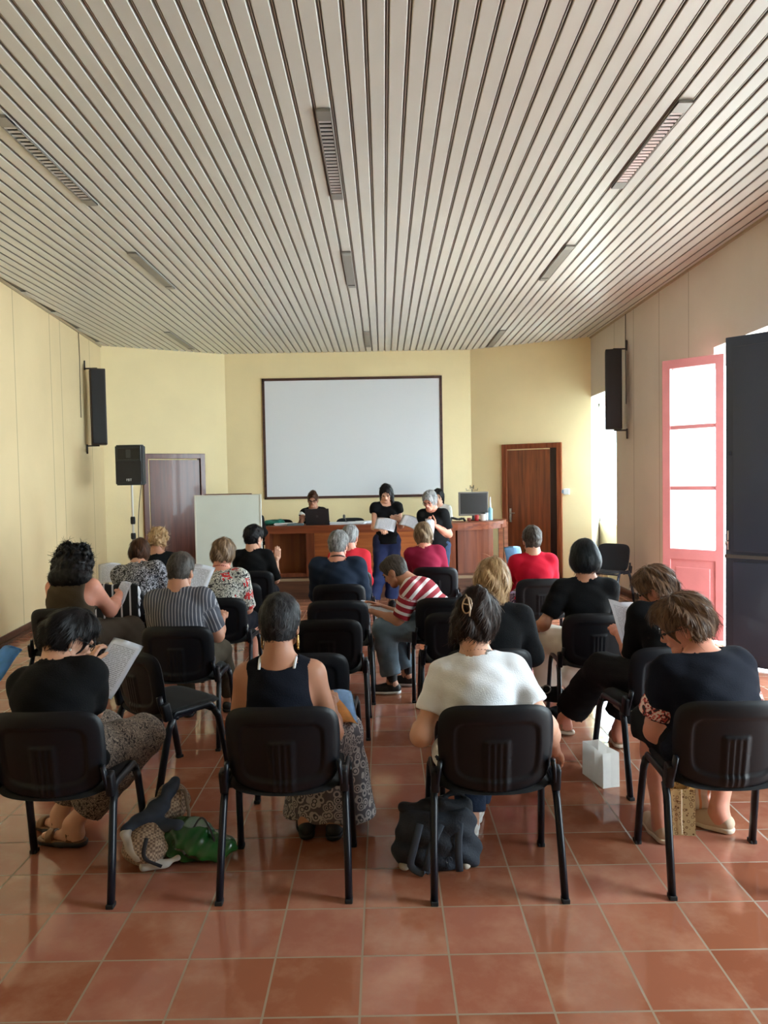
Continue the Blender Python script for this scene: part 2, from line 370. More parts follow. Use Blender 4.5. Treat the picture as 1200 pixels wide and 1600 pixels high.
bm = NB(); prism(bm, [LW0, (4.05, -2.6), (4.05, 14), (FC[1][0], 14), (LW1[0]-.1, 12.8)], CZ+.02, CZ+.14); struct('ceiling_slab', bm, mg)

# walls
def wall_seg(bm, a, b_, th, z0=0, z1=CZ+.02):
    a, b_ = Vector(a), Vector(b_); d = (b_-a).normalized(); n = Vector((-d.y, d.x))*th
    prism(bm, [a[:], b_[:], (b_+n)[:], (a+n)[:]], z0, z1)
sl = [PPL(px, 600, (-4.58, 12.7, 0), Vector((1, .102, 0)).normalized()).y for px in (24, 80, 96, 141)]
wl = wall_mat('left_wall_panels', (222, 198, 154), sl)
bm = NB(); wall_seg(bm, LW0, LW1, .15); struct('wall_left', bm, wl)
for nm, a, b_ in (('wall_front_left', FC[0], FC[1]), ('wall_front', FC[1], FC[2])):
    bm = NB(); wall_seg(bm, a, b_, .15); struct(nm, bm, cream)
bm = NB(); wall_seg(bm, FC[2], FC[3], .15); struct('wall_front_right', bm, cream)
sr = [PPL(px, 600, (XR, 0, 0), Vector((1, 0, 0))).y for px in (960, 990, 1030, 1076)]
wr = wall_mat('right_wall_panels', (210, 198, 184), sr)
XO = XR+.5
bm = NB()
OP = [(1.7, 3.1, 0, 3.0), (5.7, 8.0, 0, 3.0), (8.0, 9.2, 0, 2.93), (11.35, 12.7, 0, 3.0)]  # stretch behind the pink leaf is added so its panes show bright
y = -2.6
for y0, y1, z0, z1 in OP:
    if y0 > y: box2(bm, (XR, y, 0), (XO, y0, CZ+.02))
    box2(bm, (XR, y0, z1), (XO, y1, CZ+.02)); y = y1
# splayed far reveal of the corner window, its apron and its head
prism(bm, [(XR, 12.7), (XR+.48, 13.95), (XR-.1, 13.95), (XR-.25, 12.9)], 0, 3.0)
struct('wall_right', bm, wr)
bm = NB(); prism(bm, [(XR, 12.7), (XO+.1, 12.7), (XO+.1, 14), (XR-.1, 14)], 2.99, CZ+.02); prism(bm, [(XO-.08, 11.1), (XO+.06, 11.1), (XO+.06, 14), (XO-.08, 14)], 0, .89); struct('wall_niche', bm, reveal)
bm = NB(); prism(bm, [(LW0[0]-.2, -2.6), (XO, -2.6), (XO, -2.75), (LW0[0]-.2, -2.75)], 0, CZ+.02); struct('wall_back', bm, cream)
# skirting
wd = mat_wood('dark_skirting_wood', (64, 34, 22), (92, 54, 36), .45, False)
def base(name, segs, th=.018, h=.1):
    bm = NB()
    for a, b_ in segs:
        a, b_ = Vector(a), Vector(b_); d = (b_-a).normalized(); n = Vector((d.y, -d.x))*th
        prism(bm, [a[:], b_[:], (b_+n)[:], (a+n)[:]], 0, h)
        prism(bm, [a[:], b_[:], (b_+n*2.2)[:], (a+n*2.2)[:]], 0, .03)
    struct(name, bm, wd)
base('baseboard_left', [(LW0, LW1)])
base('baseboard_right', [((XR, y1), (XR, y0)) for y0, y1 in ((-2.6, 1.7), (3.1, 5.7), (9.2, 11.35))])
# cornice angle along the ceiling edge
bm = NB(); al = mat('cornice_angle_metal', (170, 150, 120), .5)
for a, b_, s in ((LW0, LW1, 1), ((XR, 12.7), (XR, -2.6), 1)):
    a, b_ = Vector(a), Vector(b_); d = (b_-a).normalized(); n = Vector((d.y, -d.x))*.02
    prism(bm, [a[:], b_[:], (b_+n)[:], (a+n)[:]], CZ-.025, CZ-.001)
struct('trim_1', bm, al)

# windows and balcony doors on the right
glass = mat('window_glass', (235, 245, 250), .02, trans=1.0); glass.node_tree.nodes['Principled BSDF'].inputs['IOR'].default_value = 1.05
white = mat('white_window_paint', (235, 236, 232), .4)
wnd = thing('window_1', None, None); wnd['kind'] = 'structure'
bm = NB()
for a, b_ in (((XO-.04, 11.1, .89), (XO+.02, 14, .95)), ((XO-.04, 11.1, 2.93), (XO+.02, 14, 3.0)), ((XO-.04, 13.86, .89), (XO+.02, 13.95, 3.0)), ((XO-.04, 12.0, .89), (XO+.02, 12.07, 3.0))): box2(bm, a, b_, .004)
obj('window_frame', bm, white, wnd)
bm = NB(); box2(bm, (XO-.012, 11.1, .95), (XO-.006, 13.9, 2.93)); obj('window_pane', bm, glass, wnd)

pink = mat('pink_door_paint', (212, 132, 132), .45, var=.06, vs=5, bump=.1)
pinkd = thing('door_3', None, None); pinkd['kind'] = 'structure'
LA, LB, LZ = Vector((2.955, 8.16, 0)), Vector((3.40, 7.70, 0)), 2.89
ld = (LB-LA); LL = ld.length; ang = math.atan2(ld.y, ld.x); pinkd.location = LA; pinkd.rotation_euler = (0, 0, ang)
t = .045
bm = NB()
box2(bm, (0, -t/2, .02), (.085, t/2, LZ), .004); box2(bm, (LL-.085, -t/2, .02), (LL, t/2, LZ), .004)
box2(bm, (.08, -t/2, LZ-.09), (LL-.08, t/2, LZ), .004); box2(bm, (.08, -t/2, .02), (LL-.08, t/2, .16), .004); box2(bm, (.08, -t/2, .82), (LL-.08, t/2, .93), .004)
obj('door_frame', bm, pink, pinkd)
bm = NB(); box2(bm, (.08, -.012, .16), (LL-.08, .012, .82)); box2(bm, (.14, -.02, .24), (LL-.14, .02, .74), .008); obj('door_panel', bm, pink, pinkd)
for zc in (1.56, 2.19): bm = NB(); box2(bm, (.08, -.016, zc-.02), (LL-.08, .016, zc+.02), .003); obj('glazing_bar', bm, pink, pinkd)
for z0, z1 in ((.93, 1.54), (1.58, 2.17), (2.21, 2.80)):
    bm = NB(); box2(bm, (.08, -.003, z0), (LL-.08, .003, z1)); obj('glass_pane', bm, glass, pinkd)
dk = mat('blue_black_shutter_paint', (42, 54, 78), .35, var=.06, vs=3, coat=.2); chrome = mat('brushed_steel', (200, 200, 200), .25, metal=1)
sh = thing('door_4', None, None); sh['kind'] = 'structure'
A4, B4 = PY(1136, 900, 6.84), PY(1250, 900, 6.38); A4.z = B4.z = 0; v4 = B4-A4; L4 = v4.length
sh.location = A4; sh.rotation_euler = (0, 0, math.atan2(v4.y, v4.x))
bm = NB(); box2(bm, (0, -.03, .02), (L4, .03, 2.89), .004); obj('door_leaf', bm, dk, sh)
bm = NB(); box2(bm, (.07, -.042, 1.02), (L4-.07, -.028, 2.8), .006); box2(bm, (.07, -.042, .12), (L4-.07, -.028, .93), .006); obj('raised_panel', bm, dk, sh)
bm = NB(); box2(bm, (.0, -.045, .96), (L4, -.03, .99), .003); obj('cross_rail', bm, mat('grey_rail_edge', (86, 84, 86), .4), sh)  # cross rail in a lighter grey than the leaf
bm = NB(); box2(bm, (.018, -.04, 1.03), (.034, -.028, 1.2), .003); tube(bm, [(.026, -.03, 1.11), (.026, -.07, 1.11), (.026, -.08, 1.08)], .008); obj('bolt', bm, chrome, sh)
bm = NB(); box2(bm, (.02, -.05, 1.86), (.05, -.028, 1.9), .003); obj('latch', bm, dk, sh)
# pale terrace outside
bm = NB(); box2(bm, (XO+.14, -8, -.3), (14, 22, -.02)); struct('terrace', bm, mat('pale_terrace', (226, 224, 218), .8))

# wooden doors set in the angled front walls
dw = mat_wood('mahogany_door_wood', (92, 42, 22), (132, 68, 36), .3, True, 3)
df = mat_wood('mahogany_frame_wood', (104, 50, 28), (140, 74, 42), .5, True, 4)
dwl = mat_wood('red_brown_door_wood', (84, 40, 28), (112, 58, 42), .34, True, 3)
def facet_door(name, a, b_, px0, px1, pytop, wood, frm, side, lock_px=None):
    a, b_ = Vector((*a, 0)), Vector((*b_, 0)); d = (b_-a).normalized(); n = Vector((d.y, -d.x, 0))
    P0, P1 = PPL(px0, pytop, a, n), PPL(px1, pytop, a, n); H = (P0.z+P1.z)/2; w = (P1-P0).dot(d); P0.z = 0
    r = thing(name, None, None, P0[:], math.atan2(d.y, d.x)); r['kind'] = 'structure'
    fw = .085
    bm = NB(); box2(bm, (0, -.05, 0), (fw, .02, H), .006); box2(bm, (w-fw, -.05, 0), (w, .02, H), .006); box2(bm, (fw-.005, -.05, H-fw), (w-fw+.005, .02, H), .006); obj('door_frame', bm, frm, r)
    bm = NB(); x0, x1 = fw+.03, w-fw-.01
    if side > 0: x0, x1 = fw+.005, w-fw-.12
    box2(bm, (x0, -.012, .01), (x1, .02, H-fw-.02), .003); obj('door_leaf', bm, wood, r)
    bm = NB()
    if side > 0: box2(bm, (w-fw-.12, -.004, .01), (w-fw, .01, H-fw), 0)
    else: box2(bm, (w-fw-.04, -.004, .01), (w-fw, .01, H-fw), 0)
    obj('door_gap_shade', bm, mat('gap_shade_brown', (44, 24, 18), .5), r)  # dark strip coloured as the shade in the gap beside the leaf
    if side > 0:
        bm = NB(); hx = x0+.05; box2(bm, (hx-.02, -.022, .93), (hx+.02, -.01, 1.17), .003); tube(bm, [(hx, -.02, 1.09), (hx, -.06, 1.09), (hx+.1, -.065, 1.09)], .009); obj('door_handle', bm, chrome, r)
    return r
facet_door('door_1', FC[0], FC[1], 222, 319, 709, dwl, dwl, -1)
facet_door('door_2', FC[2], FC[3], 785, 878, 693, dw, df, 1)

# ================================================================== THINGS ON WALLS AND CEILING
# projection screen
Z0 = 13.75
s0, s1, s2, s3 = PY(409, 592, Z0), PY(691, 587, Z0), PY(692, 776, Z0), PY(414, 780, Z0)
sx0, sx1, zb, zt = (s0.x+s3.x)/2, (s1.x+s2.x)/2, (s2.z+s3.z)/2, (s0.z+s1.z)/2
scr = thing('projection_screen', 'large white projection screen in a thin dark brown frame on the front wall', 'screen', ((sx0+sx1)/2, Z0, zb)); w = sx1-sx0; h = zt-zb
bm = NB(); fw = .045
for a, b_ in (((-w/2, -.035, 0), (w/2, 0, fw)), ((-w/2, -.035, h-fw), (w/2, 0, h)), ((-w/2, -.035, 0), (-w/2+fw, 0, h)), ((w/2-fw, -.035, 0), (w/2, 0, h))): box2(bm, a, b_, .004)
obj('screen_frame', bm, mat_wood('dark_frame_wood', (56, 32, 26), (84, 50, 40), .4, False), scr)
bm = NB(); box2(bm, (-w/2+.03, -.022, .03), (w/2-.03, -.001, h-.03)); obj('screen_surface', bm, mat('screen_white', (222, 224, 228), .5), scr)

# wall switch
p = PPL(884, 768, (*FC[2], 0), Vector((.495, .869, 0)).normalized()); sw = thing('thermostat', 'small round white wall control beside the right wooden door', 'switch', p[:])
sw.rotation_euler = (0, 0, math.atan2(-1.05, 1.85)); bm = NB(); box(bm, (.02, -.02, 0), (.1, .03, .1), None, .01); obj('housing', bm, mat('pale_plastic', (225, 228, 225), .4), sw)
bm = NB(); box(bm, (-.05, -.02, 0), (.05, .03, .06), None, .008); obj('dial', bm, mat('blue_grey_plastic', (120, 140, 160), .4), sw)

# ceiling luminaires
lw = mat('luminaire_metal', (150, 146, 140), .35, metal=.4); lv = mat('louvre_metal', (222, 222, 222), .3, metal=.5); ldk = mat('luminaire_dark', (14, 13, 12), .7); dif = mat('grey_diffuser', (132, 126, 118), .4)
L9 = [((514, 168), (534, 308), 1, 'louvred strip light nearest the camera in the middle of the slatted ceiling'), ((0, 190), (133, 318), 1, 'louvred strip light cut by the left edge of the ceiling'), ((1072, 155), (965, 291), 1, 'bright-edged louvred strip light on the right of the slatted ceiling'),
      ((548, 392), (553, 447), 0, 'second strip light of the middle column, with a plain grey cover'), ((207, 393), (277, 449), 0, 'second strip light of the left column, grey and narrow'), ((894, 382), (851, 436), 0, 'second strip light of the right column, above the line of the wall speaker'),
      ((568, 517), (571, 541), 0, 'farthest middle strip light, just above the projection screen'), ((258, 518), (299, 546), 0, 'farthest strip light on the left of the ceiling, above the left wooden door'), ((788, 515), (768, 541), 0, 'farthest strip light on the right of the ceiling, near the front wall')]
for a, b_, lou, lab in L9:
    pa, pb = PZ(*a, CZ), PZ(*b_, CZ); x = (pa.x+pb.x)/2; k = round((x-(-4.55)-.043)/pitch); x = -4.55+.043+k*pitch
    y0, y1 = sorted((pa.y, pb.y)); y1 = min(y1, y0+1.5)
    if a[0] == 0: y0 -= .1
    L = y1-y0; t_ = thing('ceiling_light', lab, 'light', (x, y0, CZ-.016), 0, 'strip lights in the slatted ceiling')
    bm = NB(); w2 = .045
    box2(bm, (-w2, 0, -.004), (-w2+.006, L, .012)); box2(bm, (w2-.006, 0, -.004), (w2, L, .012)); e = .13 if lou else .1
    box2(bm, (-w2, 0, -.006), (w2, e, .012), .002); box2(bm, (-w2, L-e, -.006), (w2, L, .012), .002); obj('housing', bm, lw, t_)
    if lou:
        bm = NB(); box2(bm, (-w2+.006, e, .010), (w2-.006, L-e, .012)); obj('backing', bm, ldk, t_)
        bm = NB(); n = 22
        for i in range(n):
            yy = e+.02+(L-2*e-.04)*i/(n-1); box(bm, (0, yy, .001), (2*w2-.014, .020, .003), Matrix.Rotation(math.radians(-20), 3, 'X'))
        obj('louvre', bm, lv, t_)
    else:
        bm = NB(); box2(bm, (-w2+.005, e, -.003), (w2-.005, L-e, .012), .002); obj('diffuser', bm, dif, t_)
        bm = NB(); box2(bm, (-w2+.006, L-e-.02, -.0045), (w2-.006, L-e, .01)); obj('end_gap', bm, ldk, t_)

# column speakers on brackets
bk = mat('speaker_grille_black', (24, 23, 25), .6, bump=.3, bs=300); bs_ = mat('speaker_side_brown', (52, 34, 28), .45); brk = mat('bracket_steel', (38, 30, 28), .5)
def column_speaker(px0, px1, py0, py1, y, lab, side, yaw):
    a, c = PY(px0, py0, y), PY(px1, py1, y); h = abs(a.z-c.z); w = .22; cx = (a.x+c.x)/2; zc = min(a.z, c.z)
    r = thing('column_speaker', lab, 'speaker', (cx, y, zc), yaw)
    bm = NB(); box2(bm, (-w/2, -.1, 0), (w/2, .12, h), .012); obj('cabinet', bm, bs_ if side < 0 else bk, r)
    bm = NB(); box2(bm, (-w/2+.015, -.115, .02), (w/2-.015, -.098, h-.02), .006); obj('grille', bm, bk, r)
    xw = (xl(y)+.01 if side < 0 else XR-.01)
    Ri = Matrix.Rotation(-yaw, 3, 'Z'); tw = Ri @ Vector((xw-cx, .0, 0))
    for z in (.0, h):
        bm = NB(); tube(bm, [(0, 0, z+(.012 if z else -.012)), (tw.x*.97, tw.y*.97, z+(.012 if z else -.012))], .012, 6); box(bm, (tw.x*.97, tw.y*.97, z+(.06 if z else -.06)), (.02, .03, .14)); obj('bracket', bm, brk, r)
    return r
column_speaker(141, 166, 577, 695, 11.7, 'tall dark column loudspeaker on a bracket high on the left wall', -1, math.radians(24))
column_speaker(946, 971, 547, 671, 10.8, 'tall dark column loudspeaker on a bracket high on the right wall above the empty chair', 1, math.radians(-14))

for x_, y_, lab_ in ((xl(11.45)+.012, 11.45, 'thin dark cable running down the left wall from the ceiling to the column speaker'), (XR-.012, 10.85, 'thin dark cable running down the right wall from the ceiling to the column speaker')):
    bm = NB(); tube(bm, [(x_, y_, CZ-.02), (x_, y_+.01, 3.6), (x_, y_, 3.3), (x_, y_-.01, 2.7)], .005, 6); tag(obj('speaker_cable', bm, brk, None, True), lab_, 'cable')
# loudspeaker on pole stand
Y = 11.3; sp = PY(206, 757, Y); st = thing('speaker_stand', 'white pole stand carrying the black loudspeaker beside the left door', 'stand', (sp.x, Y, 0))
bm = NB(); tube(bm, [(0, 0, .7), (0, 0, sp.z+.02)], .016, 12); obj('pole', bm, mat('white_pole_paint', (215, 212, 205), .35), st)
bm = NB(); tube(bm, [(0, 0, .12), (0, 0, .95)], .021, 12); obj('lower_tube', bm, mat('grey_tube', (150, 150, 150), .35, metal=.5), st)
bm = NB(); lathe(bm, [(.03, 0), (.036, .02), (.036, .07), (.03, .09)], (0, 0, .9)); obj('collar', bm, bk, st); bm = NB(); lathe(bm, [(.03, 0), (.034, .02), (.034, .09), (.028, .11)], (0, 0, 1.12)); obj('clamp', bm, bk, st)
for k in range(3):
    a = 2*PI*k/3+.4; bm = NB(); tube(bm, [(.02*math.cos(a), .02*math.sin(a), .6), (.48*math.cos(a), .48*math.sin(a), .015)], .012, 8); lg = obj('leg', bm, bk, st)
    bm = NB(); tube(bm, [(.46*math.cos(a), .46*math.sin(a), .03), (.5*math.cos(a), .5*math.sin(a), .005)], .018, 8); obj('rubber_foot', bm, bk, lg)
b0, b1 = PY(186, 758, Y), PY(230, 695, Y); w = b1.x-b0.x; h = b1.z-b0.z
ls = thing('loudspeaker', 'black plastic loudspeaker with a horn, on top of the white pole', 'speaker', (sp.x+.02, Y, sp.z-.01))
bm = NB(); prism(bm, [(-w/2, -.12), (-w/2+.03, -.16), (w/2-.03, -.16), (w/2, -.12), (w/2-.07, .15), (-w/2+.07, .15)], 0, h); bmesh.ops.bevel(bm, geom=bm.edges[:], offset=.018, segments=3, affect='EDGES'); obj('cabinet', bm, mat('speaker_plastic', (34, 36, 38), .5, bump=.2, bs=200), ls, angle=40)
bm = NB(); box2(bm, (-w/2+.035, -.172, .05), (w/2-.035, -.155, h*.6), .008); obj('grille', bm, bk, ls)
bm = NB(); box2(bm, (-w/2+.06, -.168, h*.64), (w/2-.06, -.157, h*.92), .006); obj('horn', bm, mat('horn_black', (12, 12, 13), .3), ls)
bm = NB(); box2(bm, (-.04, -.175, h*.68), (.03, -.165, h*.88), .005); obj('horn_throat', bm, mat('horn_grey', (52, 54, 56), .3), ls)
cu = bpy.data.curves.new('logo', 'FONT'); cu.body = 'FBT'; cu.size = .05; cu.extrude = .002; cu.align_x = 'CENTER'; tmp = bpy.data.objects.new('logo', cu); lme = bpy.data.meshes.new_from_object(tmp); bpy.data.objects.remove(tmp); lo_ = link_mesh('logo', lme, mat('logo_white', (220, 220, 220), .5), ls); lo_.location = (0, -.176, .06); lo_.rotation_euler = (PI/2, 0, 0)
bm = NB(); pts = [(sp.x+.13, Y+.05, sp.z+.05)]+[(sp.x+.13-.1*t_-.03*math.sin(t_*5), Y+.04, sp.z*(1-t_)+.03) for t_ in [i/12 for i in range(1, 13)]]; tube(bm, pts, .005, 6); tag(obj('speaker_cable', bm, bk, None, True), 'thin black cable hanging down from the pole-mounted loudspeaker', 'cable')

# whiteboard on legs
Y = 10.2; a, c = PY(308, 905, Y), PY(407, 772, Y); w = c.x-a.x; wb = thing('whiteboard', 'free-standing blank whiteboard between the left door and the wooden desk', 'whiteboard', ((a.x+c.x)/2, Y, 0), math.radians(-2))
bm = NB(); box2(bm, (-w/2, -.014, a.z), (w/2, .014, c.z), .004); obj('board', bm, mat('board_white', (206, 214, 208), .22, var=.03, vs=3), wb)
bm = NB(); ti = .02
for q in (((-w/2-.005, -.02, a.z-.01), (w/2+.005, .02, a.z+ti)), ((-w/2-.005, -.02, c.z-.012), (w/2+.005, .02, c.z)), ((-w/2-.01, -.02, a.z), (-w/2+.008, .02, c.z)), ((w/2-.008, -.02, a.z), (w/2+.01, .02, c.z))): box2(bm, *q, .003)
obj('board_frame', bm, mat('aluminium_frame', (214, 214, 205), .35, metal=.3), wb)
bm = NB(); box2(bm, (-w*.36, .02, c.z-.01), (w*.36, .045, c.z+.012), .003); obj('top_bar', bm, dwl, wb)
for s in (-1, 1):
    bm = NB(); tube(bm, [(s*w*.4, .03, .03), (s*w*.4, .03, c.z-.1)], .015, 8); tube(bm, [(s*w*.4, -.25, .015), (s*w*.4, .27, .015)], .015, 8); obj('leg', bm, lw, wb)

# ================================================================== STAGE AND DESK
PH = .30
dk_f = mat_wood('desk_front_wood', (132, 68, 34), (172, 100, 54), .3, False, 3); dk_d = mat_wood('desk_dark_wood', (96, 48, 28), (126, 66, 40), .5, True, 3); dk_t = mat_wood('desk_top_wood', (112, 54, 32), (146, 78, 46), .46, False, 3)
stw = mat_wood('stage_wood', (66, 40, 28), (92, 58, 40), .4, False, 4)
bm = NB(); prism(bm, [(-2.3, 11.1), (2.0, 11.1), (2.5, 11.35), (2.5, 13.2), (1.57, 13.74), (-2.76, 13.74), (-2.76, 12.0)], 0, PH); pf = struct('platform', bm, stw)
tag(pf, 'low dark wooden platform under the long desk', 'platform')
bm = NB(); prism(bm, [(-2.3, 11.07), (2.0, 11.07), (2.52, 11.33), (2.5, 11.36), (1.99, 11.1), (-2.3, 11.1)], PH-.035, PH+.004); pt = obj('stair_nosing', bm, mat('nosing_wood', (136, 112, 86), .4), pf)
bm = NB(); prism(bm, [(1.05, 10.78), (1.75, 10.78), (1.75, 11.06), (1.05, 11.06)], 0, .15); tag(struct('step_block', bm, stw), 'single dark wooden step in front of the platform at its right', 'step')
desk = thing('long_desk', 'long curved reddish wooden desk with panelled front on the platform', 'desk', (0, 11.3, PH)); DH = .75
xL = XAT(414, 11.3, 1.0); xq = XAT(704, 11.3, 1.0)
front = [(xL, 0), (xq, 0)]; cpts = []
for i in range(1, 15):
    t_ = i/14; cpts.append((xq+(1.93-xq)*math.sin(t_*PI/2*.98), .95*(1-math.cos(t_*PI/2*.98))))
outer = front+cpts
inner = [(max(xL, x_-.0), y_+.62) for x_, y_ in front]
topoly = outer + [(1.93-.5, .98), (1.25, .62), (xL, .62)]
bm = NB(); prism(bm, [(x_*1.0, y_-.03) if y_ < .6 else (x_, y_) for x_, y_ in topoly], DH-.045, DH); o = obj('desk_top', bm, dk_t, desk)
bm = NB()
for (xa, ya), (xb, yb) in zip(outer[:1]+outer[1:], outer[1:]):
    d = Vector((xb-xa, yb-ya)); n = Vector((-d.y, d.x)).normalized()*.03
    prism(bm, [(xa, ya), (xb, yb), (xb+n.x, yb+n.y), (xa+n.x, ya+n.y)], DH-.11, DH-.04)
obj('desk_apron', bm, dk_t, desk)
def dx(px): return XAT(px, 11.3, .8)
bm = NB(); box2(bm, (dx(490), .034, 0), (dx(704), .055, DH-.056)); obj('front_panel', bm, dk_f, desk)
bm = NB(); box2(bm, (dx(418), .35, 0), (dx(502), .375, DH-.05)); obj('recess_panel', bm, mat_wood('desk_recess_wood', (120, 62, 30), (156, 88, 44), .3, True, 2), desk)
for a, b_ in ((414, 421), (478, 491), (700, 712)):
    bm = NB(); box2(bm, (dx(a), .005, 0), (dx(b_), .4 if a < 470 else .06, DH-.052)); obj('post', bm, dk_d, desk)
bm = NB(); box2(bm, (dx(418), .02, 0), (dx(704), .06, .05)); obj('plinth', bm, dk_d, desk)
bm = NB(); pp = [p_ for p_ in cpts if p_[0] < 1.66]
for (xa, ya), (xb, yb) in zip([(dx(712), .06)]+pp, pp): prism(bm, [(xa, ya+.05), (xb, yb+.05), (xb, yb+.07), (xa, ya+.07)], 0, DH-.1)
obj('curved_panel', bm, dk_d, desk)
for i in (-6, -1):
    x_, y_ = cpts[i]; bm = NB(); box2(bm, (x_-.035, y_, 0), (x_+.03, y_+.07, DH-.05), .004); obj('end_post', bm, dk_f, desk)
DZ = PH+DH

# ------------------------------------------------------------------ paper builder
def paper(loc, rx, ry, rz, lab, size=(.21, .297), bend=.02, mname=None, col=None, pages=1, cat='paper', name='sheet_of_paper', group=None, fold=0):
    bm = NB(); nx, ny = 8, 10; g = []
    for i in range(nx+1):
        row = []
        for j in range(ny+1):
            u, v = i/nx-.5, j/ny-.5; z = bend*(1-(2*u)**2)+bend*.5*math.sin(v*4)+fold*abs(u)
            row.append(bm.verts.new((u*size[0], v*size[1], z)))
        g.append(row)
    for i in range(nx):
        for j in range(ny): bm.faces.new((g[i][j], g[i+1][j], g[i+1][j+1], g[i][j+1]))
    bmesh.ops.solidify(bm, geom=bm.faces[:], thickness=.0012*max(1, pages))
    m_ = mat_paper() if not mname else mat(mname, col, .6, var=.15, vs=25)
    o = obj(name, bm, m_, None, True); o.location = loc; o.rotation_euler = (math.radians(rx), math.radians(ry), math.radians(rz)); tag(o, lab, cat, group); return o

# ------------------------------------------------------------------ things on the desk
lap = PY(499, 817, 11.55); lt = thing('laptop', 'open black laptop on the long desk in front of the seated presenter', 'laptop', (lap.x, 11.55, DZ), PI-.12)
bm = NB(); box2(bm, (-.18, -.12, 0), (.18, .12, .018), .004); obj('keyboard_base', bm, mat('laptop_black', (34, 34, 37), .4), lt)
bm = NB(); R = Matrix.Rotation(math.radians(-14), 3, 'X'); box(bm, R @ Vector((0, .0, .12))+Vector((0, .125, .015)), (.36, .008, .235), R, .003); obj('lid', bm, mat('laptop_lid', (44, 44, 48), .35), lt)
bm = NB(); box(bm, R @ Vector((0, .006, .12))+Vector((0, .125, .015)), (.03, .003, .03), R); obj('lid_badge', bm, mat('badge_grey', (70, 70, 72), .3), lt)
def onx(px, y): return XAT(px, y, DZ)
for i, (px, y, rz, ln) in enumerate(((446, 11.6, 5, 'stack of white papers on the left of the long desk'), (529, 11.55, 3, 'white papers on the desk just right of the laptop'), (556, 11.6, -6, 'white papers on the desk between the laptop and the standing woman'), (572, 11.75, 12, 'white sheet on the desk nearest behind the standing woman in black'))):
    bm = NB()
    for k in range(5): box(bm, (random.uniform(-.01, .01), random.uniform(-.01, .01), .004+k*.006), (.3, .21, .005), Matrix.Rotation(random.uniform(-.15, .15), 3, 'Z'))
    o = obj('paper_stack', bm, mat('plain_paper', (226, 228, 232), .7)); o.location = (onx(px, y), y, DZ); o.rotation_euler[2] = math.radians(rz); tag(o, ln, 'paper', 'papers lying on the long desk')
bm = NB(); box(bm, (0, 0, .015), (.24, .17, .03), None, .01); o = obj('book', bm, mat('blue_grey_cover', (110, 130, 140), .5)); o.location = (onx(462, 11.45), 11.45, DZ); tag(o, 'blue-grey book at the edge of the desk left of the laptop', 'book')
V_, F_ = field_mesh([ell((0, 0, .03), (.14, .1, .04)), ell((.08, .02, .04), (.09, .08, .04)), ell((-.09, 0, .03), (.08, .07, .035))], .012, .03, disp=lambda X, Y, Z: .008*np.sin(40*X+20*Y)*np.sin(35*Y), cuts=[lambda X, Y, Z: -Z+0*X+0*Y])
o = link_mesh('folded_cloth', mesh_from('folded_cloth', [(V_, F_)]), mat('teal_cloth', (20, 110, 95), .8)); o.location = (onx(428, 11.7), 11.7, DZ); tag(o, 'crumpled teal green cloth at the left end of the desk', 'cloth')
mi = thing('desk_microphone', 'small grey desk microphone standing among the papers', 'microphone', (onx(541, 11.55), 11.55, DZ))
bm = NB(); lathe(bm, [(.045, 0), (.045, .015), (.01, .02)]); obj('microphone_base', bm, bk, mi); bm = NB(); tube(bm, [(0, 0, .015), (-.01, 0, .08), (-.03, 0, .1)], .006); lathe(bm, [(.012, 0), (.02, .02), (.018, .05), (.006, .06)], (-.03, 0, .085), 12); obj('microphone_head', bm, mat('mic_grey', (90, 88, 84), .5), mi)
# old monitor, candle stand, bottles, cups
mx_ = onx(740, 11.95); mo = thing('monitor', 'small old grey monitor with a black screen on the right end of the desk', 'monitor', (mx_, 11.95, DZ), .05)
a, c = PY(717, 806, 11.95), PY(763, 768, 11.95); w, h = c.x-a.x, c.z-a.z; z0 = max(.05, a.z-DZ)
bm = NB(); box2(bm, (-w/2, -.03, z0), (w/2, .03, z0+h), .01); obj('casing', bm, mat('monitor_grey', (128, 122, 116), .5), mo); bm = NB(); box2(bm, (-w/2+.022, -.034, z0+.03), (w/2-.022, -.028, z0+h-.02)); obj('screen', bm, mat('screen_black', (22, 24, 24), .25), mo)
bm = NB(); lathe(bm, [(.1, 0), (.1, .012), (.025, .02), (.02, z0+.03)]); obj('stand', bm, mat('stand_dark', (50, 48, 46), .5), mo)
cs = thing('candle_stand', 'small dark three-armed ornament standing behind the monitor', 'ornament', (mx_, 12.12, DZ)); bm = NB(); ht = PY(740, 758, 12.1).z-DZ; lathe(bm, [(.06, 0), (.06, .01), (.008, .02)]); tube(bm, [(0, 0, 0), (0, 0, ht-.03)], .006); tube(bm, [(-.09, 0, ht-.05), (-.09, 0, ht-.08), (.09, 0, ht-.08), (.09, 0, ht-.05)], .005, 6); tube(bm, [(-.025, 0, ht), (-.025, 0, ht-.06)], .006, 6); tube(bm, [(.025, 0, ht), (.025, 0, ht-.06)], .006, 6); tube(bm, [(-.025, 0, ht-.03), (.025, 0, ht-.03)], .005, 6); obj('arms', bm, brk, cs)
bt = thing('spray_bottle', 'tall white and blue bottle on the desk right of the monitor', 'bottle', (onx(766, 11.95), 11.95, DZ)); bm = NB(); lathe(bm, [(.035, 0), (.037, .01), (.037, .17), (.015, .2)]); obj('bottle_body', bm, mat('aqua_plastic', (130, 185, 205), .3), bt); bm = NB(); lathe(bm, [(.016, .2), (.016, .24), (.01, .3), (.008, .36)]); obj('bottle_cap', bm, mat('cap_white', (228, 230, 230), .4), bt)
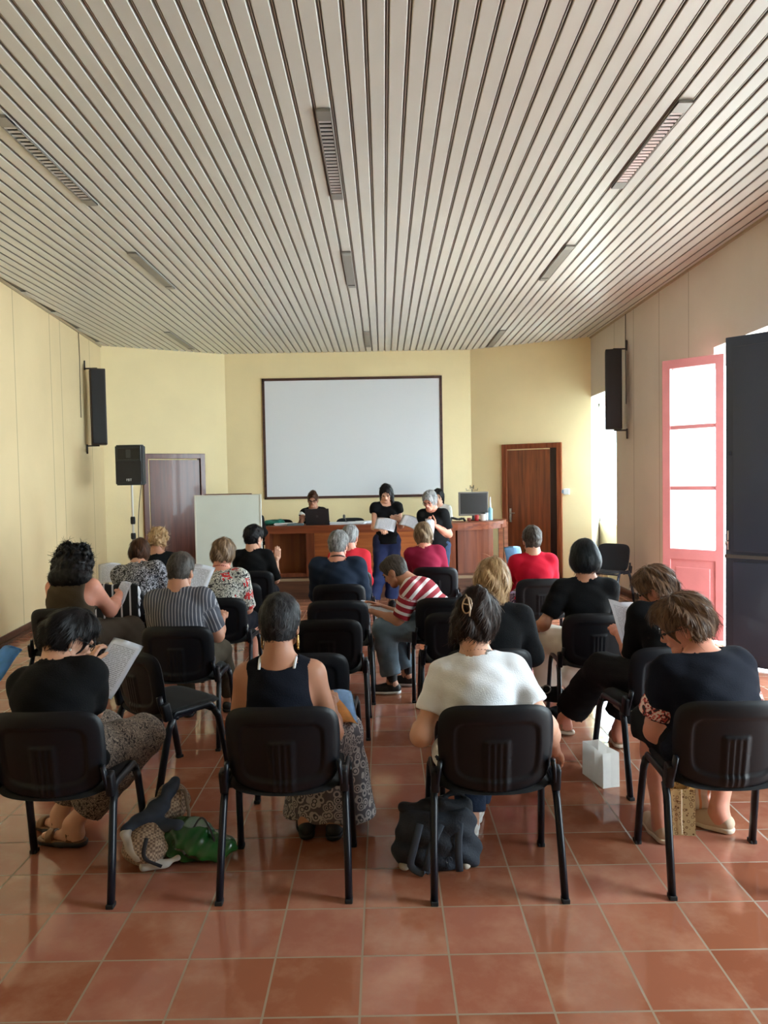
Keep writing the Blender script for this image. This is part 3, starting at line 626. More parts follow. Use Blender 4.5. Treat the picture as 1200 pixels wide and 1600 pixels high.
for px, y, r, h, cl, ln, nm in ((745, 11.78, .035, .09, (170, 40, 40), 'red cup on the desk below the monitor', 'cup'), (755, 11.8, .04, .1, (225, 222, 215), 'white cup on the desk between the red cup and the bottles', 'cup'), (733, 11.75, .03, .05, (140, 60, 50), 'small brownish red pot on the desk below the monitor', 'pot'), (760.5, 11.85, .025, .12, (215, 225, 232), 'short pale bottle beside the tall bottle on the desk', 'bottle')):
    bm = NB(); lathe(bm, [(r*.8, 0), (r, h*.2), (r, h), (r*.85, h), (r*.8, h*.9), (.003, h*.88)]); o = obj(nm, bm, mat(nm+'_'+str(px), cl, .4), None, True); o.location = (onx(px, y), y, DZ); tag(o, ln, nm)
bm = NB(); tube(bm, arc_pts([(-.12, 0, .01), (-.1, .02, .06), (0, 0, .03), (.08, .02, .05), (.1, -.02, .01)], .04), .018, 8); o = obj('headset', bm, bk); o.location = (onx(716, 11.7), 11.7, DZ); tag(o, 'small black tangled headset on the desk left of the monitor', 'headset')

# ================================================================== CHAIRS
blk = mat('chair_black_plastic', (12, 15, 21), .42, bump=.08, bs=500, spec=.3); frm = mat('chair_frame_black', (12, 17, 27), .35, spec=.35); fab = mat('chair_seat_fabric', (14, 16, 20), .9, bump=.2, bs=700); ftm = mat('chair_foot_rubber', (15, 15, 16), .7)
def back_bm(rear=True):
    bm = NB(); Wd, Ht = .235, .175; nx, ny = 64, 48; g = []; zc = .62
    def rim(u, v):                                           # superellipse distance: 1 at the outline
        return (abs(u)**5+abs(v)**5)**.2
    for i in range(nx+1):
        row = []
        for j in range(ny+1):
            u, v = 2*i/nx-1, 2*j/ny-1; s = max(abs(u), abs(v)); r = rim(u, v)
            if r > 1e-6: u, v = u*s/r, v*s/r
            e = s; x = u*Wd*(1-.05*max(0, -v)); z = zc+v*Ht-(.022*(1-u*u) if v < 0 else 0)*min(1, -v*1.4) + (.008*(1-u*u) if v > 0 else 0)*v
            th = .024*min(1, math.sqrt(max(0, 1-e**6)))
            y = 0.045*(u*u)
            if rear:
                d = -th
                pu, pv = abs(u)/.74, (v+.02)/.66
                inn = (abs(pu)**6+abs(pv)**6)**(1/6)
                if inn < 1: d += .009*min(1, (1-inn)*14)
                if abs(u) < .235 and -.92 < v < .22:
                    k = min(1, (.235-abs(u))*22, (.22-v)*16); d -= .008*max(0, k)
                    if abs(u) < .2 and v < .14: d += .0055*(.5+.5*math.cos(u*2*PI/.105))
            else: d = th*.9+.004*(1-e**4)
            row.append(bm.verts.new((x, y+d, z)))
        g.append(row)
    for i in range(nx):
        for j in range(ny): bm.faces.new((g[i][j], g[i+1][j], g[i+1][j+1], g[i][j+1]))
    lean = Matrix.Rotation(math.radians(9), 4, 'X')
    for v in bm.verts: v.co = Matrix.Translation((0, -.185, .45)) @ lean @ Matrix.Translation((0, 0, -.45)) @ v.co
    return bm
def seat_bm(top=True):
    bm = NB(); nx, ny = 30, 30; Wd, Dp = .235, .215; g = []
    for i in range(nx+1):
        row = []
        for j in range(ny+1):
            u, v = 2*i/nx-1, 2*j/ny-1; s = max(abs(u), abs(v)); r = (abs(u)**5+abs(v)**5)**.2
            if r > 1e-6: u, v = u*s/r, v*s/r
            th = math.sqrt(max(0, 1-s**6)); z = .445+.01*v-(.03*max(0, v-.6)**1.5)-.018*(1-u*u)*max(0, -v)+.008*u*u
            z += .028*th if top else -.014*th
            row.append(bm.verts.new((u*Wd, .02+v*Dp, z)))
        g.append(row)
    for i in range(nx):
        for j in range(ny): bm.faces.new((g[i][j], g[i+1][j], g[i+1][j+1], g[i][j+1]))
    return bm
def make_chair():
    t_ = thing('visitor_chair', 'x', 'chair')
    obj('backrest', back_bm(True), blk, t_, True); obj('back_cushion', back_bm(False), fab, t_, True)
    obj('seat', seat_bm(True), fab, t_, True); obj('seat_shell', seat_bm(False), blk, t_, True)
    for s in (-1, 1):
        bm = NB(); tube(bm, [(s*.262, -.245, .0), (s*.258, -.2, .2), (s*.252, -.155, .38), (s*.25, -.125, .43)], .019, 12, .82, 1.1, up=Vector((1, 0, 0))); lg = obj('leg', bm, frm, t_, True)
        bm = NB(); box(bm, (s*.262, -.245, .009), (.031, .042, .018), None, .004); obj('foot_cap', bm, ftm, lg)
        bm = NB(); tube(bm, [(s*.262, .235, .0), (s*.258, .2, .2), (s*.252, .165, .38), (s*.25, .135, .43)], .019, 12, .82, 1.1, up=Vector((1, 0, 0))); lg = obj('leg', bm, frm, t_, True)
        bm = NB(); box(bm, (s*.262, .235, .009), (.031, .042, .018), None, .004); obj('foot_cap', bm, ftm, lg)
        bm = NB(); tube(bm, arc_pts([(s*.25, -.128, .42), (s*.25, -.115, .455), (s*.25, .12, .455), (s*.25, .138, .42)], .04), .017, 12, .62, 1.0, up=Vector((1, 0, 0))); obj('side_rail', bm, frm, t_, True)
        bm = NB(); tube(bm, arc_pts([(s*.238, .0, .44), (s*.242, -.16, .44), (s*.236, -.185, .50), (s*.228, -.195, .56)], .04), .015, 10, .7, 1.2, up=Vector((1, 0, 0))); obj('back_upright', bm, frm, t_, True)
        bm = NB(); box(bm, (s*.247, -.165, .475), (.034, .05, .10), Matrix.Rotation(math.radians(12), 3, 'X'), .01); obj('bracket_cover', bm, blk, t_, True)
    for y in (-.1, .12):
        bm = NB(); tube(bm, [(-.25, y, .428), (.25, y, .428)], .011, 8); obj('cross_bar', bm, frm, t_, True)
    return t_
proto = make_chair(); used = [False]
CH_AT = {}
def chair(key, px, yrear, rot, lab, z=0.0, xoff=None, group='black visitor chairs'):
    c = proto if not used[0] else copy_tree(proto); used[0] = True
    yc = yrear+.24; x = XAT(px, yrear+.05, z+.65) if xoff is None else xoff
    R = Matrix.Rotation(math.radians(rot), 3, 'Z'); off = R @ Vector((0, -.2, 0)) - Vector((0, -.2, 0))
    c.location = (x-off.x, yc-off.y, z); c.rotation_euler = (0, 0, math.radians(rot)); c['label'] = lab; c['group'] = group; CH_AT[key] = (Vector(c.location), math.radians(rot)); return c
chair('A', 72, 3.05, 0, 'black chair in the nearest row, leftmost, under the woman in the patterned trousers')
chair('B', 441, 3.06, 0, 'black chair in the nearest row behind the woman in the dark vest top')
chair('C', 775, 3.03, 0, 'black chair in the nearest row behind the woman in the white T-shirt')
chair('D', 1145, 3.03, -2, 'black chair in the nearest row, rightmost, cut by the right edge of the photo')
chair('E', 212, 4.2, -42, 'empty black chair turned to the right, just ahead of the leftmost near chair')
chair('G1', 477, 4.03, -2, 'empty black chair directly ahead of the woman in the dark vest top')
chair('G2', 511, 5.0, 0, 'empty black chair, second ahead of the woman in the dark vest top')
chair('G3', 528, 5.8, 0, 'empty black chair, directly behind the chair of the woman in the navy top')
chair('G4', 530, 6.72, 0, 'black chair of the grey-haired woman in the navy top')
chair('G5', 545, 7.7, 0, 'black chair of the person in red seated in front of the navy top, mostly hidden')
chair('H5', 764, 4.05, 0, 'black chair under the long-haired blonde woman in black')
chair('H2', 717, 5.2, 0, 'empty black chair just left of the blonde woman, in front of the white T-shirt')
chair('H3', 697, 5.85, 4, 'black chair of the man in the red and white striped polo')
chair('H4', 680, 7.9, -8, 'black chair of the woman in the maroon top')
chair('I1', 847, 6.84, 0, 'grey-lit black chair of the person in the bright red top')
chair('I2', 934, 5.05, -2, 'black chair of the woman with the round black bob')
chair('I3', 1050, 4.03, 8, 'black chair half hidden behind the rightmost near woman')
chair('K1', 98, 5.66, 2, 'black chair of the woman with long black curls in brown')
chair('K2', 277, 4.86, -2, 'black chair of the man in the grey striped shirt')
chair('K3', 340, 6.05, -3, 'black chair of the woman in the floral blouse')
chair('K7', 369, 6.95, -3, 'black chair showing only its right edge beyond the floral blouse')
chair('K4', 393, 7.85, 0, 'black chair of the dark-haired young person in black by the whiteboard')
chair('K5', 185, 6.7, 0, 'black chair of the woman in the black and white speckled blouse')
chair('K6', 236, 7.75, 0, 'black chair of the woman with short curly blonde hair')
chair('J', 985, 10.2, 135, 'empty black chair facing the room against the right wall', xoff=3.05)
chair('S1', 436, 12.32, 180, 'black chair behind the desk at its left end', z=PH)
chair('S2', 494, 12.37, 180, 'black chair of the presenter with the laptop', z=PH)
chair('S4', 548, 12.42, 180, 'black chair behind the desk just right of the laptop', z=PH)
chair('S3', 628, 12.32, 180, 'black chair behind the desk showing its top between the two standing women', z=PH)
chair('S5', 684, 12.47, 180, 'black chair behind the desk of the dark-haired woman hidden by the grey-haired reader', z=PH)

# ================================================================== PEOPLE
SK = {'fair': mat('skin_fair', (214, 164, 138), .5, var=.05, vs=14, spec=.4), 'tan': mat('skin_tan', (180, 128, 102), .5, var=.05, vs=14, spec=.4), 'pink': mat('skin_pink', (212, 146, 124), .5, var=.07, vs=14, spec=.4)}
for s_ in SK.values():
    b = s_.node_tree.nodes['Principled BSDF']; b.inputs['Subsurface Weight'].default_value = .12; b.inputs['Subsurface Radius'].default_value = (.02, .008, .004)
HR = {'black': mat_hair('hair_black', (10, 9, 11), (32, 29, 31)), 'dkbrown': mat_hair('hair_dark_brown', (24, 17, 15), (60, 44, 37)), 'brown': mat_hair('hair_brown', (58, 40, 30), (120, 92, 70)), 'redbrown': mat_hair('hair_auburn', (44, 26, 18), (92, 58, 38)),
      'blonde': mat_hair('hair_blonde', (130, 96, 62), (206, 172, 128)), 'ash': mat_hair('hair_ash_blonde', (84, 66, 48), (158, 134, 106)), 'grey': mat_hair('hair_grey', (84, 84, 84), (176, 175, 174)), 'pepper': mat_hair('hair_salt_pepper', (20, 20, 23), (70, 69, 72)), 'dkgrey': mat_hair('hair_dark_grey', (52, 46, 42), (98, 90, 84)), 'navyblack': mat_hair('hair_blue_black', (14, 17, 20), (36, 42, 48)), 'lightbrown': mat_hair('hair_light_brown', (78, 58, 42), (150, 122, 94))}
eye_m = mat('eye_dark', (30, 22, 20), .2); lip_m = mat('lip_rose', (168, 84, 80), .45); brow_m = mat('brow_dark', (48, 34, 28), .7)
def rot(ax, deg): return np.array(Matrix.Rotation(math.radians(deg), 3, ax))
def unit(v): v = np.array(v, float); return v/(np.linalg.norm(v)+1e-9)
def ik(a, t, l1, l2, pole):
    a, t = np.array(a, float), np.array(t, float); d = t-a; L = np.linalg.norm(d); L = min(max(L, abs(l1-l2)+.02), l1+l2-.004); d = unit(d); t = a+d*L
    x = (l1*l1-l2*l2+L*L)/(2*L); hgt = math.sqrt(max(0, l1*l1-x*x)); p = np.array(pole, float); p = unit(p-d*(p@d)); return a+d*x+p*hgt, t
def head_prims():
    return [ell((0, -.008, .024), (.074, .094, .090)), ell((0, .030, -.028), (.060, .062, .080)), cap((-.02, .070, -.088), (.02, .070, -.088), .022, .022), cap((-.045, .02, -.07), (0, .065, -.092), .024, .024), cap((.045, .02, -.07), (0, .065, -.092), .024, .024)]
def head_detail():
    return [cap((0, .092, .005), (0, .108, -.028), .007, .0115), cap((-.012, .097, -.033), (.012, .097, -.033), .008, .008), cap((-.04, .083, .016), (.04, .083, .016), .010, .010), cap((-.018, .088, -.056), (.018, .088, -.056), .0085, .0085),
            ell((-.038, .070, -.022), (.02, .016, .02)), ell((.038, .070, -.022), (.02, .016, .02))]
def ears(): return [ell((-.075, -.004, -.012), (.010, .019, .031), rot('Z', -18)), ell((.075, -.004, -.012), (.010, .019, .031), rot('Z', 18)), ell((-.074, .002, -.036), (.008, .011, .012)), ell((.074, .002, -.036), (.008, .011, .012))]
def hand_mesh(wr, d, nrm, side, curl, h, s=1.0, spread=.0):
    # local: y along the hand, z out of the back of the hand, x towards the thumb
    P = [ell((0, .042*s, 0), (.038*s, .05*s, .0155*s)), cap((0, -.03, 0), (0, .02*s, 0), .023*s, .024*s), cap((-.025*s, .03*s, 0), (-.025*s, .08*s, 0), .012*s, .011*s), cap((.025*s, .03*s, 0), (.025*s, .08*s, 0), .012*s, .011*s)]
    fingers = [(.027, .082, .068, .0085), (.009, .087, .076, .009), (-.010, .085, .070, .0085), (-.027, .077, .056, .0075)]
    F = []
    for q, (x, y, L, r) in enumerate(fingers):
        p = np.array((x*s, y*s, 0)); a = curl*.35; sp = math.radians(spread*(x/.027)*6)
        for k, f in enumerate((.45, .32, .23)):
            dd = np.array((math.sin(sp), math.cos(math.radians(a)), -math.sin(math.radians(a)))); e = p+dd*L*f*s; F.append(cap(p, e, r*s*(1-.06*k), r*s*(.94-.06*k))); p = e; a += curl*(.75 if k == 0 else .6)
    th = [np.array((.028*s, .012*s, -.004)), np.array((.052*s, .045*s, -.012*s)), np.array((.055*s, .078*s, -.02*s-.0002*curl)), np.array((.05*s, .102*s, -.026*s-.0004*curl))]
    F += [cap(th[0], th[1], .013*s, .0105*s), cap(th[1], th[2], .0105*s, .009*s), cap(th[2], th[3], .009*s, .0075*s)]
    V, Fc = field_mesh(P+F, h, .006)
    y_ = unit(d); z_ = unit(np.array(nrm, float)-y_*(np.array(nrm, float)@y_)); x_ = np.cross(y_, z_)
    if side < 0: V = V*np.array((-1, 1, 1)); Fc = Fc[:, ::-1]
    # right hand: thumb towards x_ = y cross z when z is the back of the hand
    B = np.stack((-x_, y_, z_), 1)
    return V@B.T+np.array(wr), (Fc if np.linalg.det(B) > 0 else Fc[:, ::-1])

def hair_build(st, h):
    """distance-field hair in head space; returns V,F,pc"""
    fc = st.get('face', 1); t_ = st.get('t', .016); P = [ell((0, -.012, .026), (.076+t_*.6, .096+t_, .092+t_))] if not st.get('noskull') else []
    kind = st['kind']; cuts = []; zmin = -.045; k = .03
    if kind == 'short': P += [ell((0, -.040, -.046), (.058+t_*.25, .047+t_*.2, .052)), ell((0, .055, .075), (.055, .04, .03+t_*.5))]; zmin = -.115
    if kind == 'full': P += [ell((0, -.036, -.02), (.076+t_*.6, .066+t_*.8, .072)), ell((0, .045, .085), (.062, .048, .034))]; zmin = -.09
    if kind == 'bob': P += [ell((0, -.025, -.012), (.092+t_*.5, .088+t_, .095)), ell((0, .035, .08), (.066, .055, .04))]; zmin = st.get('zmin', -.1)
    if kind == 'long': P += [ell((0, -.03, -.02), (.09, .09, .1)), ell((0, -.05, -.11), (.085, .06, .11)), ell((0, .035, .08), (.064, .05, .036))]; zmin = st.get('zmin', -.24)
    if kind == 'curls':
        P += [ell((0, -.045, -.05), (.15, .115, .13)), ell((0, -.06, -.14), (.17, .11, .1)), ell((0, -.02, .04), (.115, .115, .1))]; zmin = -.26; rs = random.Random(3)
        for _ in range(520):
            a = rs.uniform(0, 2*PI); z = rs.uniform(-.23, .13); rr = .12*math.sqrt(max(.1, 1-((z+.04)/.2)**2)); P.append(ell((rr*1.3*math.sin(a), -.04-rr*.95*math.cos(a)*(1 if math.cos(a) > 0 else .55), z), [rs.uniform(.008, .017)]*3))
        k = .006
    if kind == 'curlyshort':
        rs = random.Random(5)
        P += [ell((0, -.02, .02), (.088, .1, .1))]
        for _ in range(150):
            a = rs.uniform(0, 2*PI); z = rs.uniform(-.09, .125); rr = .095*math.sqrt(max(.06, 1-((z-.02)/.12)**2)); y = -.015-rr*1.05*math.cos(a)
            if y > .05 and z < .06: continue
            P.append(ell((rr*.98*math.sin(a), y, z), [rs.uniform(.010, .019)]*3))
        zmin = -.1; k = .007
    P += st.get('extra', [])
    face = [ell((0, .098, -.036), (.062, .075, .096)), ell((0, .08, -.1), (.08, .07, .07))]
    if fc:
        for f in face: cuts.append(lambda X, Y, Z, f=f: -sd(f, X, Y, Z))
    if st.get('ears', kind == 'short'):
        for s in (-1, 1):
            e = ell((s*.084, .022, -.030), (.034, .046, .05)); cuts.append(lambda X, Y, Z, e=e: -sd(e, X, Y, Z))
    if kind in ('short', 'full'): cuts.append(lambda X, Y, Z: (-(Z-zmin)-.35*(Y+.06)*0)+0*X+0*Y)
    else: cuts.append(lambda X, Y, Z: -(Z-zmin-.012*np.sin(30*X)-.006*np.sin(70*X+20*Y))+0*Y)
    amp = st.get('amp', .0035)
    def disp(X, Y, Z):
        if kind == 'short': return amp*(np.sin(60*X+25*Z+4*np.sin(30*Y))*np.sin(48*Z+3*np.sin(40*X))+.5*np.sin(130*X+60*Z)*np.sin(110*Z+50*Y))
        if kind.startswith('curl'): return amp*(np.sin(95*X+40*Z)*np.sin(90*Y+2)*np.sin(85*Z+1))
        az = np.arctan2(X+1e-6, -(Y+.0)); s = st.get('swirl', 2.0)
        return amp*(.35*np.sin(az*19+Z*34*s*.5+2.5*np.sin(Z*31))+.8*np.sin(az*6+Z*24+1.5*np.sin(Z*22+az*2))+.3*np.sin(Z*70+az*9))
    V, F = field_mesh(P, h, k, 0, cuts, disp); V = relax(V, F, 1)
    az = np.arctan2(V[:, 0], -V[:, 1]); rr = np.hypot(V[:, 0], V[:, 1]); pc = np.stack((az*.1, rr*.5, V[:, 2]+.3*np.maximum(0, V[:, 2])*1), 1)
    # loose strands lying on the surface, each a thin tapering ribbon
    ns = int({0: 4200, 1: 1700, 2: 800}[st.get('far', 1)]*st.get('dens', 1)); rg = np.random.default_rng(int(st.get('seed', 3)))
    N_ = np.zeros_like(V); fn = np.cross(V[F[:, 2]]-V[F[:, 0]], V[F[:, 3]]-V[F[:, 1]])
    for i in range(4): np.add.at(N_, F[:, i], fn)
    N_ /= np.linalg.norm(N_, axis=1)[:, None]+1e-9
    sel = rg.integers(0, len(V), ns); sel = sel[(V[sel, 2] > zmin+.006) & ~((V[sel, 1] > .035) & (V[sel, 2] < .075))]; p = V[sel].copy(); n = N_[sel]; L = rg.uniform(.5, 1.2, len(sel))*st.get('slen', .035 if kind == 'short' else .06)
    crown = np.array((0, -.03, .12)); fl = p-crown; fl[:, 2] -= .05; fl += n*(-(fl*n).sum(1))[:, None]
    if kind.startswith('curl'): fl = rg.normal(size=p.shape)
    fl += rg.normal(size=p.shape)*st.get('mess', .45 if kind == 'short' else .22)*np.linalg.norm(fl, axis=1)[:, None]; fl -= n*(fl*n).sum(1)[:, None]; fl /= np.linalg.norm(fl, axis=1)[:, None]+1e-9
    side = np.cross(fl, n); w0 = rg.uniform(.0009, .0020, len(sel))*(1.0 if st.get('far', 1) == 0 else 1.6); segs = 4; base_ = len(V); VV = [V]; PCs = [pc]; FF = [F]; lift = rg.uniform(.2, 1.0, len(sel))*st.get('lift', .10)
    for q in range(segs+1):
        t = q/segs; c = p-n*.001+fl*(L*t)[:, None]+n*(lift*L*t*1.0-L*L*t*t*st.get('wrap', 4.5)*.9+.003)[:, None]; wq = w0*(1-.75*t)
        for sg in (-1, 1): VV.append(c+side*(sg*wq)[:, None]); PCs.append(np.stack((az[sel]*.1, rr[sel]*.5, V[sel, 2]-L*t), 1))
    m_ = len(sel); ar = np.arange(m_)
    for q in range(segs):
        a = base_+2*q*m_+ar; FF.append(np.stack((a, a+m_, a+3*m_, a+2*m_), 1))
    return np.concatenate(VV), np.concatenate(FF), np.concatenate(PCs)

def person(lab, loc, rz, far, pose, look, cloth, hair, name='person'):
    hB, hH, hHand, hHair = {0: (.010, .0048, .0036, .0042), 1: (.014, .007, .0055, .006), 2: (.018, .009, .0065, .0075)}[far]
    T = thing(name, lab, 'person', loc, rz)
    w = look.get('w', 1.0); wl_ = look.get('wl', .6+.4*w); skin = SK[look.get('skin', 'fair')]; g = pose.get
    seat = g('sit', True); L = g('lean', 5); S = g('side', 0); tw = g('twist', 0); tl = look.get('tl', 1.0)
    H = np.array(g('hip', (0, -.01, .555) if seat else (0, 0, .90)), float)
    def dirv(a, s): 
        a, s = math.radians(a), math.radians(s); return np.array((math.sin(s)*math.cos(a), math.sin(a), math.cos(a)*math.cos(s)))
    base_l = g('rec', 0)
    d1, d2, d3 = dirv(base_l+L*.5, S*.5), dirv(base_l+L, S), dirv(base_l+L*1.25, S*1.1)
    Wp = H+d1*.15*tl; Cp = Wp+d2*.17*tl; N = Cp+d3*.155*tl
    def frame(d, twd):
        z = unit(d); x = rot('Z', twd)@np.array((1, 0, 0)); x = unit(x-z*(x@z)); y = np.cross(z, x); return np.stack((x, y, z), 1)
    R0, R1, R2 = frame(d1, tw*.2), frame(d2, tw*.6), frame(d3, tw)
    sw = .150*look.get('sw', 1)*(.75+.25*w); sh_ = {s: N-d3*.045+R2[:, 0]*s*sw+R2[:, 1]*g('round', 0.02)+np.array((0, 0, g('shrug', 0))) for s in (-1, 1)}
    tdp = .5+.5*w; torso = [ell(H, (.168*w, .118*tdp, .115), R0), ell(Wp, (.137*w, .105*tdp, .13), R1), ell(Cp, (.148*w, .105*tdp, .145), R2), cap(sh_[-1]*.88+N*.12-R2[:, 2]*.01, sh_[1]*.88+N*.12-R2[:, 2]*.01, .052*(.5+.5*w), .052*(.5+.5*w)),
             cap(N+d3*.02, sh_[-1]*.75+N*.25, .042, .04), cap(N+d3*.02, sh_[1]*.75+N*.25, .042, .04)]
    if seat: torso.append(ell(H+np.array((0, .0, -.035)), (.185*w, .12+.03*(w-1), .085)))
    if look.get('bust', 1):
        for s in (-1, 1): torso.append(ell(Cp+R2@np.array((s*.07*w, .075*w, -.0)), (.062*w, .06*w, .062*w)))
    belly = look.get('belly', 0)
    if belly: torso.append(ell(Wp+R1@np.array((0, .05+.04*belly, -.02)), (.14*w, .1*w, .12)))
    # arms
    l1, l2 = .275*look.get('al', 1), .245*look.get('al', 1); arms = {}
    for s, key in ((-1, 'L'), (1, 'R')):
        tgt = g(key, (s*.14, .3, .74)); pole = np.array(g('p'+key, (s*.7, -.5, -.6)), float)*np.array((g('px', .22), 1, 1.3)); e, wr = ik(sh_[s], tgt, l1, l2, pole); arms[s] = (sh_[s], e, wr)
    aw = look.get('aw', .55+.45*w)
    def armcaps(s, upto=2.0, inf=0.0):
        a, e, wr = arms[s]; out = []
        f = min(upto, 1.0); e2 = a+(e-a)*f; ra, rb = .046*aw, .037*aw; out.append(cap(a, e2, ra, ra+(rb-ra)*f, upto < 1))
        if upto > 1:
            f = upto-1; mid = e+(wr-e)*min(.35, f); out.append(cap(e, mid, .037*aw, .036*aw, False)); 
            if f > .35: en = e+(wr-e)*f; out.append(cap(mid, en, .036*aw, (.036-.011*(f-.35)/.65)*aw, f < 1))
        return out
    # legs
    legs = {}
    for s, key in ((-1, 'l'), (1, 'r')):
        hj = H+np.array((s*.088*w, .02 if seat else 0, -.035 if seat else -.03))
        kn = np.array(g('k'+key, (s*.14, .40, .50) if seat else (s*.085, .02, .48))); an = np.array(g('a'+key, (s*.13, .38, .10) if seat else (s*.085, 0, .09))); fd = unit(g('f'+key, (s*.15, 1, 0))); legs[s] = (hj, kn, an, fd)
    def legcaps(s, inf=0.0, upto=2.0, flare=0.0):
        hj, kn, an, fd = legs[s]; out = [cap(hj, kn, .090*wl_+inf, .062*wl_+inf, False)]
        if upto <= 1: out = [cap(hj, hj+(kn-hj)*upto, .090*wl_+inf, (.090-.028*upto)*wl_+inf, True)]; return out
        f = upto-1; back = unit(np.cross(unit(an-kn), np.array((1, 0, 0)))); mid = kn+(an-kn)*.33; 
        en = kn+(an-kn)*f
        if f <= .33: out.append(cap(kn, en, .060*wl_+inf, .058*wl_+inf+flare, True))
        else: out += [cap(kn, mid, .053*wl_+inf, .052*wl_+inf+flare*.3), cap(mid, en, .052*wl_+inf+flare*.3, (.052-.020*(f-.33)/.67)*wl_+inf+flare, f < 1)]
        return out
    # head
    nk = g('neck', 12); dn = dirv(base_l+L*1.1+nk, S*.7); hb = N+dn*look.get('nl', .095)
    RH = rot('Z', g('yaw', 0))@rot('Y', g('roll', 0))@rot('X', -g('pitch', 10)); hc = hb+RH@np.array((0, .012, .065)); hs = look.get('hs', 1.0)
    MH = np.eye(4); MH[:3, :3] = RH*hs; MH[:3, 3] = hc
    body = torso+[cap(N-d3*.02, hb+RH@np.array((0, -.012, -.01)), .056*look.get('nw', 1), .050*look.get('nw', 1)), cap(hb+RH@np.array((0, -.012, -.01)), hc+RH@np.array((0, -.01, 0)), .050*look.get('nw', 1), .05)]
    for s in (-1, 1): body += armcaps(s, 2.0)+legcaps(s)
    for s in (-1, 1):
        hj, kn, an, fd = legs[s]; body += [cap(an, an-np.array((0, 0, .05)), .032, .03), cap(an-np.array((0, 0, .05))-fd*.03, an+fd*.14-np.array((0, 0, .062)), .028, .02)]
    parts = [field_mesh(body, hB, .045)]
    parts[0] = (relax(*parts[0]), parts[0][1])
    V, F = field_mesh(head_prims(), hH, .022); hp = head_prims()+ears()+head_detail()
    # one head field: soft skull, crisper features
    V, F = field_mesh(hp, hH, .014, cuts=[lambda X, Y, Z: -sd(ell((-.030, .101, -.000), (.015, .013, .0095)), X, Y, Z), lambda X, Y, Z: -sd(ell((.030, .101, -.000), (.015, .013, .0095)), X, Y, Z)])
    parts.append((xf(V, MH), F))
    for s, key in ((-1, 'L'), (1, 'R')):
        a, e, wr = arms[s]; fd_ = unit(wr-e); hd = g('h'+key, None); d_ = unit(hd) if hd is not None else fd_; nn = g('n'+key, (s*.3, -.3, 1)); V, F = hand_mesh(wr+d_*.012, d_, nn, s, g('c'+key, 40), hHand, look.get('hand', 1.0)); parts.append((V, F))
    o = link_mesh('body', mesh_from('body', parts), skin, T)
    def hm(v): return Vector((MH@np.array((*v, 1)))[:3])
    R3 = Matrix(RH.tolist())
    if look.get('facey', 1):
        for s in (-1, 1):
            bm = NB(); bmesh.ops.create_uvsphere(bm, u_segments=12, v_segments=8, radius=.0095*hs)
            for v in bm.verts: v.co = R3@Vector((v.co.x*1.3, v.co.y, v.co.z*.75))+hm((s*.030, .088, .000))
            obj('eye', bm, eye_m, T, True)
            bm = NB(); tube(bm, [hm((s*.046, .084, .017)), hm((s*.034, .0945, .022)), hm((s*.016, .097, .019))], .0035, 6); obj('eyebrow', bm, brow_m, T, True)
        bm = NB(); tube(bm, [hm((-.02, .0925, -.056)), hm((-.006, .0985, -.053)), hm((0, .098, -.055)), hm((.006, .0985, -.053)), hm((.02, .0925, -.056))], .004, 6, rad=[.001, .0042, .0045, .0042, .001]); obj('lips', bm, lip_m, T, True)
    if look.get('glasses'):
        gm = mat('glasses_'+look['glasses'], {'black': (18, 16, 18), 'brown': (90, 50, 34)}[look['glasses']], .3); bm = NB()
        for s in (-1, 1):
            ring = [hm((s*.032+.023*math.cos(t_), .108-abs(s*.032+.023*math.cos(t_))*.12, .0+.018*math.sin(t_))) for t_ in [i*2*PI/16 for i in range(17)]]; tube(bm, ring, .0022, 6)
            tube(bm, [hm((s*.055, .100, .006)), hm((s*.074, .05, .006)), hm((s*.077, -.005, .002)), hm((s*.074, -.018, -.014))], .0022, 6)
        tube(bm, [hm((-.010, .108, .004)), hm((0, .110, .006)), hm((.010, .108, .004))], .0022, 6); obj('glasses', bm, gm, T, True)
    if look.get('earring'):
        em = mat('earring_'+look['earring'], {'gold': (196, 156, 90), 'pearl': (230, 225, 215)}[look['earring']], .25, metal=.7 if look['earring'] == 'gold' else 0)
        for s in (-1, 1):
            bm = NB(); q = look.get('esize', .012); c_ = hm((s*.080, .0, -.052)); 
            if q > .02:
                for t_ in range(1): tube(bm, [c_+Vector((0, math.cos(k*2*PI/12)*q*.8, -q+math.sin(k*2*PI/12)*q*1.1)) for k in range(13)], .004, 6); tube(bm, [c_+Vector((0, math.cos(k*2*PI/12)*q*.4, -q*1.1+math.sin(k*2*PI/12)*q*.5)) for k in range(13)], .004, 6)
                tube(bm, [c_+Vector((0, 0, 0)), c_+Vector((0, 0, -2.6*q))], .003, 6); tube(bm, [c_+Vector((0, -.012, -2.2*q)), c_+Vector((0, .012, -2.8*q))], .005, 6)
            else: bmesh.ops.create_uvsphere(bm, u_segments=10, v_segments=8, radius=q, matrix=Matrix.Translation(c_))
            obj('earring', bm, em, T, True)
    if look.get('clip'):
        bm = NB(); cl_ = [hm((-.012+.020*math.cos(t_), -.150-.004*math.sin(t_), .045+.034*math.sin(t_))) for t_ in [i*2*PI/18 for i in range(19)]]; tube(bm, cl_, .0035, 8)
        tube(bm, [hm((-.026, -.150, .09)), hm((-.008, -.158, .07)), hm((.006, -.156, .03)), hm((.004, -.146, .0))], .004, 8); tube(bm, [hm((-.03, -.152, .05)), hm((.006, -.156, .046))], .003, 8); obj('hair_clip', bm, mat('horn_clip', (196, 172, 150), .25), T, True)
